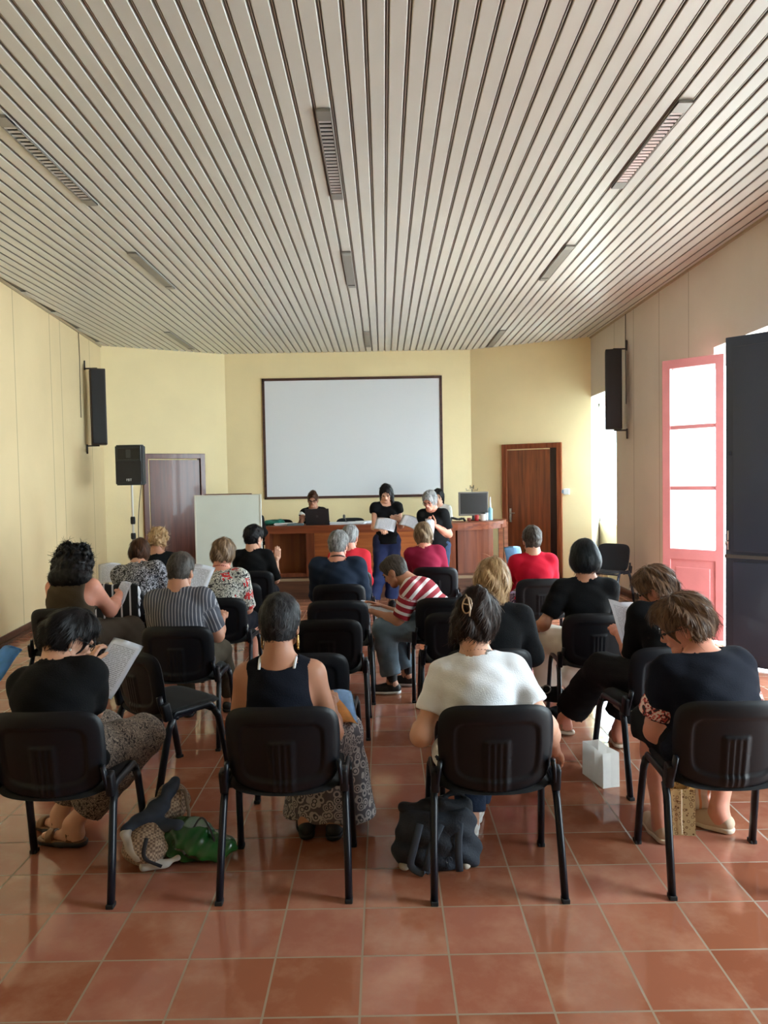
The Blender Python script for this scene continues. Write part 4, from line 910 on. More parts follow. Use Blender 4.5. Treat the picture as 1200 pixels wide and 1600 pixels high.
    if look.get('mask'):
        bm = NB(); tube(bm, [hm((-.078, .002, .01)), hm((-.086, -.012, -.01)), hm((-.08, .004, -.04))], .004, 6); obj('ear_loop', bm, mat('loop_white', (230, 230, 232), .6), T, True)
    hair.setdefault('far', far); hair.setdefault('seed', len(lab)); V, F, pc = hair_build(hair, hHair); V = xf(V, MH); link_mesh('hair', mesh_from('hair', [(V, F)], pc), HR[hair['col']], T)
    # clothes
    spine = [(H-d1*.1, H), (H, Wp), (Wp, Cp), (Cp, N), (N, N+d3*.12)]
    def pattern_coords(V, arms_on=True):
        best = np.full(len(V), 1e9); out = np.zeros((len(V), 3)); off = 0
        for i, (a, b_) in enumerate(spine):
            ba = b_-a; LL_ = np.linalg.norm(ba); t_ = np.clip((V-a)@ba/LL_**2, 0, 1); q = V-a-t_[:, None]*ba; d_ = np.linalg.norm(q, axis=1)-.13; m_ = d_ < best
            out[m_, 0] = (V[m_]-H)@R1[:, 0]; out[m_, 1] = q[m_]@R1[:, 1]; out[m_, 2] = off+t_[m_]*LL_; best = np.where(m_, d_, best); off += LL_
        if arms_on:
            for s in (-1, 1):
                a, e, wr = arms[s]; a2 = a+(e-a)*.22
                for p_, q_, of in ((a2, e, .05), (e, wr, .3)):
                    ba = q_-p_; LL_ = np.linalg.norm(ba); t_ = np.clip((V-p_)@ba/LL_**2, 0, 1); q = V-p_-t_[:, None]*ba; d_ = np.linalg.norm(q, axis=1)-.05; m_ = (d_ < best) & ((V-p_)@ba > 0)
                    out[m_, 0] = q[m_]@R1[:, 0]; out[m_, 1] = q[m_, 1]; out[m_, 2] = of+t_[m_]*LL_; best = np.where(m_, d_, best)
        return out
    for cl in cloth:
        kd = cl['k']; inf = cl.get('t', .014)
        if kd == 'top':
            P = list(torso); slv = cl.get('sleeve', .6)
            ic = cl.get('slw', .008)
            if slv > 0:
                for s in (-1, 1):
                    for c_ in armcaps(s, slv): P.append(('c', c_[1], c_[2], c_[3]+ic, c_[4]+ic, c_[5]))
            if cl.get('long'):
                lo_h = cl['long']
                if seat: P += [ell(H+np.array((0, .01, -.03)), (.195*w, .13*w, .10))]
                else: P += [cap(H, H-np.array((0, 0, lo_h)), .15*w, .16*w, True)]
            hem = cl.get('hem', -.08); nr = cl.get('neck', (.075, .075, .06)); nc = N+d3*cl.get('nz', .035)+R2[:, 1]*cl.get('ny', .015); NE = ell(nc, nr, R2); cuts = [lambda X, Y, Z, NE=NE: -sd(NE, X, Y, Z)]
            if seat: cuts.append(lambda X, Y, Z: (H[2]+hem-Z)+0*X+0*Y)
            else: cuts.append(lambda X, Y, Z: (H[2]+hem-Z)+0*X+0*Y)
            if cl.get('vest'):
                for s in (-1, 1):
                    VE = ell(sh_[s]+R2@np.array((s*.022, 0, cl.get('vz', .0))), (cl['vest'], .2, cl.get('vh', .10)), R2); cuts.append(lambda X, Y, Z, VE=VE: -sd(VE, X, Y, Z))
            am = cl.get('amp', .003); sd0 = random.random()*10
            def disp(X, Y, Z): return am*(np.sin(X*38+Z*22+sd0)*np.sin(Z*47+Y*25+sd0)+.8*np.sin(Z*75+X*18+3*np.sin(X*12+sd0))*np.exp(-((Z-H[2]-.12)/.12)**2))
            V, F = field_mesh(P, hB*.85, cl.get('blend', .032), inf, cuts, disp); V = relax(V, F, 1)
            link_mesh(cl.get('name', 'shirt'), mesh_from('shirt', [(V, F)], pattern_coords(V, slv > 0)), cl['m'], T)
            if cl.get('cuff'):
                for s in cl.get('cs', (-1, 1)):
                    a, e, wr = arms[s]; e2 = a+(e-a)*slv; u_ = unit(e-a); V, F = field_mesh([cap(e2-u_*.03, e2+u_*.005, (.045*aw)+ic+inf+.003, .045*aw+ic+inf+.005, True)], .009, .01); link_mesh('cuff', mesh_from('cuff', [(V, F)]), cl['cuff'], T)
        elif kd == 'trousers':
            P = [ell(H, (.172*wl_, .122, .115), R0), ell(H+np.array((0, .0, -.035)), (.185*wl_, .125, .088))] if seat else [ell(H, (.165*wl_, .12*wl_, .12), R0)]
            for s in (-1, 1): P += legcaps(s, cl.get('ease', .008), cl.get('upto', 1.93), cl.get('flare', .0))
            am = cl.get('amp', .004); V, F = field_mesh(P, hB*.95, .04, .008, [lambda X, Y, Z: (Z-(H[2]+.09))+0*X+0*Y], lambda X, Y, Z: am*np.sin(Z*60+X*25)*np.sin(X*35+Y*30)); V = relax(V, F, 1)
            link_mesh(cl.get('name', 'trousers'), mesh_from('trousers', [(V, F)], V), cl['m'], T)
        elif kd == 'skirt':
            P = [ell(H+np.array((0, .01, -.03)), (.19*wl_, .13*wl_, .09))]; kl, kr = legs[-1][1], legs[1][1]; zh = cl.get('zh', .3); r1 = cl.get('r', .1)
            for s in (-1, 1): P += [cap(legs[s][0], legs[s][1], .10*wl_, .085)]
            P += [cap((legs[-1][0]+legs[1][0])/2, (kl+kr)/2, .1, .085)]
            for q in (kl, kr, (kl+kr)/2):
                en = np.array((q[0]*cl.get('sp', 1.15), q[1]+.03, zh)) if 'end' not in cl else np.array(cl['end'])+np.array(((q[0]-(kl+kr)[0]/2)*.6, 0, 0)); P.append(cap(q, en, .082, r1, True))
            V, F = field_mesh(P, hB, .05, .008, [lambda X, Y, Z: (Z-(H[2]+.08))+0*X+0*Y, lambda X, Y, Z: (zh-Z)+.008*np.sin(X*40)+0*Y], lambda X, Y, Z: .006*np.sin(X*45+3*np.sin(Z*8))*np.clip((.55-Z)*3, 0, 1)+0*Y)
            link_mesh('skirt', mesh_from('skirt', [(V, F)], V), cl['m'], T)
        elif kd == 'shoes':
            for s in (-1, 1):
                hj, kn, an, fd = legs[s]; g0_ = np.array((an[0], an[1], an[2]-.098)); up_ = np.array((0, 0, 1.)); z0 = g0_[2]
                P = [cap(g0_-fd*.035+up_*.045, g0_+fd*.05+up_*.042, .036, .040), cap(g0_+fd*.05+up_*.036, g0_+fd*.145+up_*.03, .042, .034)]
                cuts = [lambda X, Y, Z, z0=z0: (z0+.018-Z)+0*X+0*Y, lambda X, Y, Z, z0=z0: (Z-z0-cl.get('h', .085))+0*X+0*Y]
                if cl.get('boot'): P.append(cap(g0_+up_*.05, an+up_*.06, .040, .042)); cuts = cuts[:1]
                if cl.get('sandal'):
                    for q in ((-.045, -.012), (.035, .05), (.09, .125)): cc = g0_+fd*((q[0]+q[1])/2)+up_*.05; 
                    P = [cap(g0_-fd*.035+up_*.03, g0_+fd*.145+up_*.018, .034, .034), cap(an-up_*.03-fd*.01, an-up_*.035+fd*.01, .041, .041), cap(g0_+fd*.09+up_*.03, g0_+fd*.12+up_*.028, .040, .038)]; cuts = [lambda X, Y, Z, z0=z0: (z0+.018-Z)+0*X+0*Y]
                    pn = np.cross(fd, up_)
                    cuts.append(lambda X, Y, Z, g=g0_, f=fd, z0=z0: np.minimum(np.minimum(np.abs((X-g[0])*f[0]+(Y-g[1])*f[1]-.105)-.02, np.abs((X-g[0])*f[0]+(Y-g[1])*f[1]+.0)-.014), Z-z0-.03))
                V, F = field_mesh(P, max(.006, hB*.6), .015, .002, cuts); so = link_mesh('shoe', mesh_from('shoe', [(V, F)]), cl['m'], T)
                P = [cap(g0_-fd*.035+up_*.02, g0_+fd*.05+up_*.02, .039, .043), cap(g0_+fd*.05+up_*.02, g0_+fd*.147+up_*.02, .045, .036)]
                V, F = field_mesh(P, max(.006, hB*.55), .015, .0, [lambda X, Y, Z, z0=z0: np.abs(Z-z0-.013)-.0125+0*X+0*Y]); link_mesh('sole', mesh_from('sole', [(V, F)]), cl.get('sole', cl['m']), so)
        elif kd == 'straps':
            for s in (-1, 1):
                b2 = Cp+R2@np.array((s*.07, -.118*w, .06)); m2 = sh_[s]*.42+N*.58+R2@np.array((s*.015, -.01, .062)); f2 = Cp+R2@np.array((s*.07, .11*w, .06)); bm = NB()
                tube(bm, arc_pts([(b2+m2)/2+Vector((0, -.02, .0)), m2+Vector((0, 0, .004)), (m2+f2)/2+Vector((0, .02, 0))], .06, 6), .006, 8, 1, .4, up=Vector((1, 0, 0))); obj('strap', bm, cl['m'], T, True)
        elif kd == 'necklace':
            bm = NB(); n_ = 26
            for i in range(n_):
                a_ = 2*PI*i/n_; c_ = N+d3*.035+R2@np.array((.066*math.cos(a_), .066*math.sin(a_)+.005, -.02*math.sin(a_))); bmesh.ops.create_uvsphere(bm, u_segments=6, v_segments=5, radius=cl.get('r', .006), matrix=Matrix.Translation(Vector(c_)))
            obj('necklace', bm, cl['m'], T, True)
    return T
PEOPLE = True
#PEOPLE_BEGIN
def cm(n, c, r=.88, **k): return mat('cloth_'+n, c, r, sheen=0, spec=.2, bump=.25, bs=180, **k)
blackc = cm('black', (11, 12, 15)); blackwarm = cm('black_soft', (16, 16, 17)); navy = cm('navy_black', (13, 17, 29)); navyblouse = cm('navy_blouse', (28, 40, 58)); whitec = cm('white', (234, 237, 242), var=.02, vs=9); brownc = cm('brown_vest', (74, 62, 48)); browntr = cm('brown_trousers', (70, 60, 50))
redc = cm('bright_red', (186, 16, 44)); maroon = cm('maroon', (128, 22, 52)); jeans = cm('jeans_blue', (46, 60, 84), var=.12, vs=18); jeansl = cm('jeans_pale', (98, 114, 126), var=.15, vs=12); offw = cm('off_white', (214, 208, 198)); navytr = cm('navy_trousers', (34, 42, 76)); olive = cm('olive', (70, 62, 50)); greycu = cm('charcoal', (52, 52, 58)); pinkc = cm('coral_red', (196, 40, 52))
polo = mat_stripe('red_white_stripes', (150, 24, 42), (224, 214, 212), .062, .6, 2)
gstr = mat_stripe('grey_thin_stripes', (64, 66, 76), (146, 144, 148), .021, .72, 0)
zebra = mat_blotch('speckled_black_white', [(0, (26, 26, 32)), (.49, (190, 190, 198)), (.57, (36, 38, 50))], 30, dist=2)
floral = mat_floral('floral_blouse')
scroll = mat_blotch('beige_scroll_print', [(0, (44, 38, 36)), (.47, (168, 150, 134)), (.53, (50, 44, 42)), (.6, (160, 144, 128))], 42, dist=3)
mosaic = mat_blotch('grey_mosaic_print', [(0, (44, 44, 50)), (.15, (178, 168, 166)), (.3, (70, 68, 76)), (.42, (176, 168, 166)), (.62, (90, 86, 92))], 30, kind='vor')
purplef = mat_blotch('purple_floral', [(0, (52, 38, 70)), (.5, (180, 150, 180)), (.58, (70, 50, 90))], 30)
pinkfl = mat_blotch('pink_floral', [(0, (205, 92, 108)), (.5, (232, 176, 170)), (.6, (190, 70, 92))], 22)
cufm = mat_blotch('coral_leaf_cuff', [(0, (222, 200, 190)), (.48, (196, 74, 70)), (.56, (40, 30, 34))], 40)
blacksh = mat('shoe_black', (20, 20, 22), .6); whsole = mat('sole_white', (222, 222, 220), .5); beige = mat('shoe_beige', (196, 170, 146), .7); whsh = mat('shoe_white', (226, 222, 216), .6); bronze = mat('sandal_bronze', (118, 84, 58), .35, metal=.4); sandalsole = mat('sandal_sole', (42, 38, 36), .6); tansh = mat('sandal_tan', (150, 112, 84), .5); tansole = mat('sole_cream', (216, 200, 180), .6)
def sit(key, lab, far, pose, look, cloth, hair, dx=0, dy=0, dr=0):
    l, r = CH_AT[key]; look.setdefault('tl', .75 if far == 0 else .87); look.setdefault('nl', .112 if far == 0 else .095); return person(lab, (l.x+dx, l.y+dy, l.z), r+math.radians(dr), far, pose, look, cloth, hair)
TEE = lambda m, **k: dict(k='top', m=m, **k)
PANTS = lambda m, **k: dict(k='trousers', m=m, **k)
SHOES = lambda m, s=None, **k: dict(k='shoes', m=m, sole=s or m, **k)
# nearest row
PA = sit('A', 'woman in black top and patterned trousers, writing with a pen, nearest row far left', 0,
    dict(lean=20, side=-6, twist=-14, neck=26, pitch=34, yaw=-52, roll=0, L=(-.06, .50, .80), R=(-.03, .40, .81), pR=(1, -.25, -.5), pL=(-.6, -.2, -.8), nR=(.2, -.4, .8), cR=75, hR=(-.5, .75, .1), kl=(.04, .45, .50), kr=(.27, .36, .50), al=(-.17, .42, .10), ar=(-.06, .30, .10), fl=(-.75, .4, 0), fr=(-.6, .1, 0)),
    dict(w=1.22, skin='fair', glasses='black', earring='pearl', esize=.007), [TEE(blackc, sleeve=.75, slw=.016, hem=-.1, neck=(.085, .08, .06)), PANTS(scroll, ease=.022, flare=.02, upto=1.8), SHOES(bronze, sandalsole, sandal=True)], dict(kind='bob', col='black', t=.012, zmin=-.085, ears=True, extra=[ell((0, -.08, -.03), (.066, .05, .06)), ell((.03, -.085, .03), (.05, .045, .05))]), dx=-.05)
PB = sit('B', 'short-haired woman in a dark sleeveless vest top with big earrings, nearest row', 0,
    dict(lean=5, side=-1, twist=0, neck=14, pitch=14, yaw=-6, L=(-.16, .28, .64), R=(.2, .27, .66), pL=(-.9, -.5, -.5), pR=(.9, -.5, -.5), kl=(.06, .42, .49), kr=(.24, .38, .49), al=(.06, .36, .1), ar=(.2, .34, .1)),
    dict(w=.98, skin='tan', earring='gold', esize=.022, sw=1.02), [TEE(navy, sleeve=0, t=.010, hem=-.1, neck=(.088, .12, .055), nz=.018, vest=.045, vh=.14, vz=-.03), dict(k='straps', m=whitec), dict(k='skirt', m=mosaic, zh=.07, r=.12), SHOES(blacksh)], dict(kind='short', col='pepper', t=.020, amp=.0025, swirl=3), dx=-.03)
PC = sit('C', 'woman in a white T-shirt with dark hair clipped up, nearest row', 0,
    dict(lean=9, side=-3, twist=-4, neck=14, pitch=20, yaw=-24, roll=4, L=(-.24, .22, .60), R=(.33, .10, .50), pL=(-.8, -.6, -.2), pR=(.8, -.5, -.2), cR=30, kl=(-.02, .42, .50), kr=(.12, .44, .50), al=(-.02, .36, .1), ar=(.02, .52, .1), fl=(.1, 1, 0)),
    dict(w=1.12, skin='fair', sw=.96, clip=1), [TEE(whitec, sleeve=.58, slw=.008, hem=-.09, amp=.0035, neck=(.08, .075, .05), nz=.03), PANTS(jeans, ease=.012, flare=.02), SHOES(whsh, whsole), dict(k='necklace', m=mat('thin_dark_cord', (50, 30, 26), .5), r=.002)],
    dict(kind='full', col='dkbrown', t=.020, amp=.006, extra=[ell((0, -.098, .055), (.058, .045, .062)), ell((0, -.085, .11), (.045, .045, .034)), cap((-.055, -.06, -.01), (-.085, -.06, -.16), .022, .008), cap((-.07, -.03, .02), (-.10, -.03, -.12), .016, .006), cap((-.03, -.09, -.03), (-.05, -.085, -.14), .018, .005), cap((.05, -.07, -.03), (.052, -.066, -.11), .012, .003)]), dx=-.03)
PD = sit('D', 'woman in a loose dark top and glasses, nearest row at the right edge', 0,
    dict(lean=20, side=-9, twist=12, neck=24, pitch=24, yaw=74, roll=0, L=(-.16, .34, .60), R=(.1, .36, .6), pL=(-1, -.2, -.5), pR=(.8, -.4, -.4), kl=(-.16, .42, .50), kr=(.22, .44, .50), al=(-.17, .27, .1), ar=(.13, .36, .1), fl=(-.1, 1, 0), fr=(-.75, .65, 0)),
    dict(w=1.34, wl=1.2, skin='pink', glasses='black', earring='gold', esize=.006, belly=.5, hs=1.03), [TEE(navy, sleeve=.68, slw=.02, hem=-.12, amp=.003, neck=(.10, .10, .06), cuff=cufm), PANTS(blackc, upto=1.12, ease=.016), SHOES(beige, tansole)],
    dict(kind='full', col='brown', t=.024, amp=.007, swirl=1.2, ears=True, extra=[ell((0, -.07, .03), (.07, .055, .07)), ell((0, .05, .09), (.06, .05, .035))]), dx=.03)
# second row
P5 = sit('H5', 'blonde woman in black with straight shoulder-length hair, seated second row', 1,
    dict(lean=8, side=2, twist=-14, neck=14, pitch=22, yaw=-12, L=(-.1, .36, .7), R=(.24, .36, .62), pR=(1, -.3, -.4), kl=(.0, .43, .5), kr=(.2, .42, .5)),
    dict(w=1.05, skin='fair'), [TEE(blackc, sleeve=1.7, slw=.012, hem=-.1), dict(k='skirt', m=pinkfl, zh=.28, r=.11), SHOES(blacksh)], dict(kind='bob', col='blonde', t=.024, zmin=-.165, amp=.005, swirl=.8, extra=[ell((0, -.035, -.09), (.088, .07, .085))]), dx=.05)
P6 = sit('I3', 'brown-haired woman in black stooping over a sheet of paper, beside the right aisle', 1,
    dict(lean=28, side=7, twist=10, neck=26, pitch=24, yaw=62, L=(-.15, .44, .72), R=(.04, .5, .66), pL=(-.4, -.4, -1), kl=(-.26, .42, .52), kr=(-.04, .46, .51), al=(-.40, .80, .1), ar=(-.12, .55, .1), fl=(-.8, .5, 0)),
    dict(w=1.12, skin='pink', glasses='black'), [TEE(blackc, sleeve=.9, slw=.016, hem=-.1), PANTS(blackc, ease=.03, flare=.03, upto=1.75), SHOES(tansh, tansole, sandal=True)], dict(kind='full', col='brown', t=.024, amp=.007, swirl=1.3, ears=True), dx=.10, dr=-6)
P7 = sit('K2', 'man in a grey finely striped short-sleeved shirt, seen from behind on the left', 1,
    dict(lean=7, side=-2, neck=16, pitch=16, yaw=-10, L=(-.1, .34, .7), R=(.2, .34, .74), pR=(.9, -.4, -.5), kl=(-.12, .42, .5), kr=(.16, .42, .5), ar=(.17, .62, .1), al=(-.1, .5, .1)),
    dict(w=1.18, sw=1.02, skin='tan', bust=0, nw=1.12), [TEE(gstr, sleeve=.75, slw=.018, hem=-.1, neck=(.066, .066, .05), nz=.045, t=.016), PANTS(olive), SHOES(blacksh)], dict(kind='short', col='dkgrey', t=.014, amp=.002), dx=-.04)
P8 = sit('I2', 'woman with a round black bob, black T-shirt and white trousers, seated on the right', 1,
    dict(lean=3, side=0, neck=10, pitch=8, yaw=2, L=(-.30, .22, .62), R=(.1, .34, .64), pL=(-.8, -.7, -.1), kl=(-.20, .43, .5), kr=(.1, .43, .5), al=(-.20, .60, .1), ar=(.0, .62, .1), fl=(-.1, 1, 0)),
    dict(w=1.04, sw=1.06, skin='tan', earring='gold', esize=.012), [TEE(blackc, sleeve=.72, slw=.014, hem=-.1), PANTS(offw, ease=.03, flare=.03), SHOES(whsh, whsole)], dict(kind='bob', col='navyblack', t=.032, zmin=-.088, amp=.0012), dx=-.03)
P9 = sit('H3', 'man in a red and white striped polo and jeans, bending forward', 1,
    dict(lean=40, side=0, twist=8, neck=16, pitch=34, yaw=-8, L=(-.04, .52, .64), R=(.12, .50, .66), pL=(-.9, -.3, -.6), pR=(.9, -.3, -.5), kl=(-.09, .44, .52), kr=(.14, .42, .52), al=(-.09, .38, .1), ar=(.16, .30, .1)),
    dict(w=1.12, skin='tan', bust=0, nw=1.1, earring=None), [TEE(polo, sleeve=.82, slw=.016, hem=-.1, neck=(.066, .066, .05), nz=.045), PANTS(jeansl, ease=.016, flare=.02, upto=1.85), SHOES(blacksh, whsole, boot=True)], dict(kind='short', col='dkgrey', t=.008, amp=.0015), dx=-.02, dr=74)
# third row and beyond
P10 = sit('K1', 'woman with long black curls in a brown sleeveless top by the left wall', 1,
    dict(lean=10, side=2, twist=-12, neck=12, pitch=18, yaw=-8, L=(0, .38, .8), R=(.26, .42, .80), pR=(1, -.1, -.7), pL=(-.8, -.4, -.6), kl=(.06, .42, .5), kr=(.36, .36, .52), ar=(.4, .34, .1), al=(.1, .4, .1)),
    dict(w=1.32, wl=1.25, skin='pink', aw=1.35), [TEE(brownc, sleeve=0, t=.014, hem=-.14, neck=(.08, .08, .05), vest=.04, vh=.12, vz=-.03), PANTS(browntr, ease=.02), SHOES(blacksh)], dict(kind='curls', col='black', amp=.004), dx=-.02)
P11 = sit('K3', 'woman with short light brown hair in a white, black and red floral blouse', 1,
    dict(lean=8, side=-1, neck=16, pitch=22, yaw=-8, L=(-.16, .36, .84), R=(.14, .34, .7), pR=(.9, -.4, -.5), kl=(-.1, .42, .5), kr=(.14, .42, .5), ar=(.16, .45, .1)),
    dict(w=1.12, skin='pink'), [TEE(floral, sleeve=.95, slw=.018, hem=-.12, neck=(.09, .085, .06)), PANTS(navy, upto=1.1), SHOES(blacksh), dict(k='necklace', m=mat('red_beads', (150, 40, 50), .4), r=.005)], dict(kind='full', col='lightbrown', t=.022, amp=.005), dx=-.02)
P12 = sit('G4', 'grey-haired woman in a navy blouse with a dark bead necklace, seen from behind', 1,
    dict(lean=6, side=0, neck=12, pitch=14, yaw=-22, L=(-.1, .36, .7), R=(.14, .36, .72), pL=(-1, -.3, -.5), pR=(1, -.3, -.5)),
    dict(w=1.14, sw=1.08, skin='pink', glasses='brown'), [TEE(navyblouse, sleeve=1.35, slw=.032, hem=-.1, neck=(.10, .09, .06), nz=.02, amp=.004, t=.018), PANTS(navy), SHOES(blacksh), dict(k='necklace', m=mat('dark_beads', (40, 22, 22), .3), r=.009)], dict(kind='short', col='grey', t=.022, amp=.0035), dx=-.02)
P13 = sit('G5', 'person in red with white-grey hair, mostly hidden beyond the navy blouse', 2,
    dict(lean=8, neck=14, pitch=16, yaw=-20), dict(w=1.08, skin='pink', glasses='brown'), [TEE(pinkc, sleeve=1.6, hem=-.1), PANTS(navy), SHOES(blacksh)], dict(kind='short', col='grey', t=.018))
P14 = sit('H4', 'woman with a light brown bob in a maroon short-sleeved top, front right of the aisle', 1,
    dict(lean=10, side=-4, neck=12, pitch=14, yaw=6, L=(-.1, .36, .7), R=(.12, .36, .68), pR=(1, -.3, -.4)), dict(w=1.02, skin='pink', glasses='black'), [TEE(maroon, sleeve=.7, slw=.014, hem=-.1), PANTS(navy), SHOES(blacksh)], dict(kind='bob', col='ash', t=.02, zmin=-.125, amp=.004, swirl=.8, extra=[ell((0, -.03, -.07), (.08, .065, .06))]), dx=-.10, dr=6)
P15 = sit('I1', 'person in a bright red long-sleeved top with white mask loops behind the ears', 1,
    dict(lean=3, side=-1, neck=8, pitch=10, yaw=4, L=(-.14, .38, .84), R=(.14, .36, .7), pL=(-1, -.3, -.5), pR=(1, -.3, -.5)), dict(w=1.12, sw=1.0, skin='fair', mask=1), [TEE(redc, sleeve=1.7, slw=.014, hem=-.1, neck=(.07, .07, .05)), PANTS(purplef, ease=.02), SHOES(blacksh)], dict(kind='short', col='dkgrey', t=.020, amp=.004), dx=-.03)
P16 = sit('K4', 'dark-haired young person in black raising one hand in front of the whiteboard', 1,
    dict(lean=6, side=0, neck=12, pitch=8, yaw=-34, L=(-.1, .34, .7), R=(.22, .26, .84), pR=(1, -.2, -.8), hR=(.1, .2, 1), nR=(.2, -1, .2), cR=25), dict(w=.98, skin='fair'), [TEE(blackc, sleeve=.95, slw=.014, hem=-.1), PANTS(navy), SHOES(blacksh)], dict(kind='short', col='black', t=.024, amp=.005), dx=-.02)
P17 = sit('K5', 'woman with short auburn hair in a black and white speckled blouse by the left wall', 1,
    dict(lean=20, side=-4, twist=-10, neck=26, pitch=24, yaw=6, L=(-.1, .4, .8), R=(.2, .4, .75), pR=(1, -.2, -.5)), dict(w=1.2, skin='fair', sw=1.1), [TEE(zebra, sleeve=1.2, slw=.026, hem=-.1), PANTS(greycu), SHOES(blacksh)], dict(kind='full', col='redbrown', t=.022), dx=.1)
P18 = sit('K6', 'woman with short curly blonde hair in black, farthest seated on the left', 2,
    dict(lean=8, side=0, neck=12, pitch=14, yaw=-10), dict(w=1.02, skin='tan'), [TEE(blackc, sleeve=.8, hem=-.1, neck=(.09, .09, .07)), PANTS(navy), SHOES(blacksh)], dict(kind='curlyshort', col='blonde'))
# presenters
def HT(s): return dict(hip=(0, 0, .90*s))
Y1 = 10.45; x1 = XAT(606, Y1, 1.2)
P19 = person('standing woman with long black hair, black sleeveless top and navy trousers, reading', (x1, Y1, 0), PI+.12, 1,
    dict(sit=False, lean=-1, side=0, neck=14, pitch=26, yaw=-10, L=(-.17, .17, 1.15), R=(.14, .30, 1.05), pL=(-.8, -.2, -.7), pR=(.8, -.3, -.7), hL=(.95, .1, .35), nL=(-.2, 1, .2), cL=12, cR=60, nR=(.2, .2, 1), kl=(-.06, .03, .48), kr=(.12, .02, .48), al=(-.03, 0, .09), ar=(.22, .0, .09), fr=(.2, 1, 0), hip=(.02, 0, .9)),
    dict(w=.92, skin='fair', sw=1.06), [PANTS(navytr, ease=.02, flare=.035, upto=1.96), TEE(blackc, sleeve=.22, slw=.012, hem=-.06, long=.07, neck=(.085, .1, .07), nz=.02, t=.016), SHOES(blacksh)],
    dict(kind='long', col='black', t=.014, zmin=-.27, extra=[cap((-.07, .0, -.04), (-.085, .07, -.25), .035, .028)]))
Y2 = 10.15; x2 = XAT(681, Y2, 1.2)
P20 = person('grey-haired woman with glasses in a black T-shirt, standing and reading from papers', (x2, Y2, 0), PI-.45, 1,
    dict(sit=False, lean=9, side=2, neck=26, pitch=22, yaw=-4, L=(-.08, .22, 1.10), R=(.10, .34, 1.04), pL=(-1, -.2, -.5), pR=(.8, -.3, -.7), hL=(.6, .4, .7), nL=(-.3, .5, -.6), cL=80, cR=60, hip=(0, 0, .85), kl=(-.09, .02, .46), kr=(.09, .02, .46)),
    dict(w=1.04, skin='pink', glasses='black', tl=.93, belly=.6), [PANTS(jeans, ease=.008, upto=1.93), TEE(blackc, sleeve=.7, slw=.012, hem=-.1, long=.09, neck=(.08, .085, .06), t=.016), SHOES(blacksh)], dict(kind='short', col='grey', t=.024, amp=.005, ears=False))
P21 = sit('S2', 'presenter with glasses in a black and white sleeveless top, seated behind the laptop', 1,
    dict(lean=8, side=2, neck=10, pitch=16, yaw=0, L=(-.16, .32, .82), R=(.18, .36, .82), pL=(-1, -.3, -.5), pR=(1, -.3, -.5)), dict(w=1.02, skin='tan', glasses='black', bust=1), [TEE(blackc, sleeve=.25, t=.012, hem=-.1, neck=(.075, .09, .06), cuff=whitec, cs=(1,)), PANTS(navy), SHOES(blacksh)], dict(kind='short', col='redbrown', t=.013, extra=[ell((0, -.06, .10), (.045, .045, .035))]))
P22 = sit('S5', 'woman with long dark hair seated behind the desk, partly hidden by the grey-haired reader', 2,
    dict(lean=4, neck=8, pitch=12, yaw=-10, R=(.12, .26, .98), pR=(1, 0, -1)), dict(w=.95, skin='fair'), [TEE(offw, sleeve=.6, hem=-.1), PANTS(navy), SHOES(blacksh)], dict(kind='long', col='black', t=.016))
# white shoulder panel of the presenter's top
def world_of(T, v): return Matrix.LocRotScale(T.location, T.rotation_euler, None) @ Vector(v)
#PEOPLE_END
# ================================================================== PAPERS, BAGS
P_ = lambda px, py, y: PY(px, py, y)
paper(P_(176, 1043, 3.85), 48, 8, -28, 'open printed sheets held up by the writing woman in the nearest row', pages=3, bend=.012)
paper(P_(190, 928, 6.35), 55, 0, -38, 'booklet in front of the woman with long black curls', (.15, .21))
paper(P_(305, 913, 5.45), 52, 6, -22, 'printed sheet held up between the grey striped shirt and the floral blouse')
paper(P_(172, 897, 7.4), 30, 0, 20, 'white sheet left of the speckled blouse', (.21, .297))
paper(P_(547, 880, 8.45), 40, 0, 10, 'pale sheet held by the person in red beyond the navy blouse', (.15, .21))
paper(P_(588, 952, 6.25), 14, -6, 74, 'sheets in the hands of the man in the striped polo', pages=2)
paper(P_(602, 820, 10.12), 38, 10, -8, 'sheet held at chest height by the standing woman in black', (.27, .21), bend=.02)
paper(P_(643, 819, 10.08), 30, 24, -6, 'large curved sheet between the two standing women', (.30, .22), bend=.035)
paper(P_(671, 828, 9.80), 62, 18, 30, 'crumpled white sheets held against the black T-shirt of the grey-haired reader', (.15, .26), bend=.04)
paper(P_(804, 873, 7.3), 58, 0, 15, 'blue tablet-like folder held by the person in red', (.17, .24), mname='blue_cover', col=(140, 185, 220), cat='folder', name='folder')
paper(P_(978, 976, 4.66), 52, 10, 22, 'creased white sheet held by the stooping brown-haired woman', pages=2, bend=.01, fold=.06)
paper(P_(524, 1112, 3.62), 18, 6, 30, 'orange leaflet on the lap of the woman in the vest top', (.15, .21), mname='leaflet_orange', col=(226, 150, 70), cat='leaflet', name='leaflet')
paper(P_(530, 1106, 3.68), 24, 0, 12, 'pale blue leaflet under the orange one on the lap', (.15, .21), mname='leaflet_blue', col=(150, 186, 224), cat='leaflet', name='leaflet')
paper(P_(-2, 1042, 3.6), 40, 0, -30, 'bright blue leaflet cut off by the left edge of the photo', (.15, .21), mname='leaflet_bright', col=(110, 170, 220), cat='leaflet', name='leaflet')
o = paper((CH_AT['G1'][0].x+.14, CH_AT['G1'][0].y+.05, .49), 0, 0, 15, 'folded white papers left on the seat of the empty chair by the aisle', (.15, .2), pages=12, bend=.004)
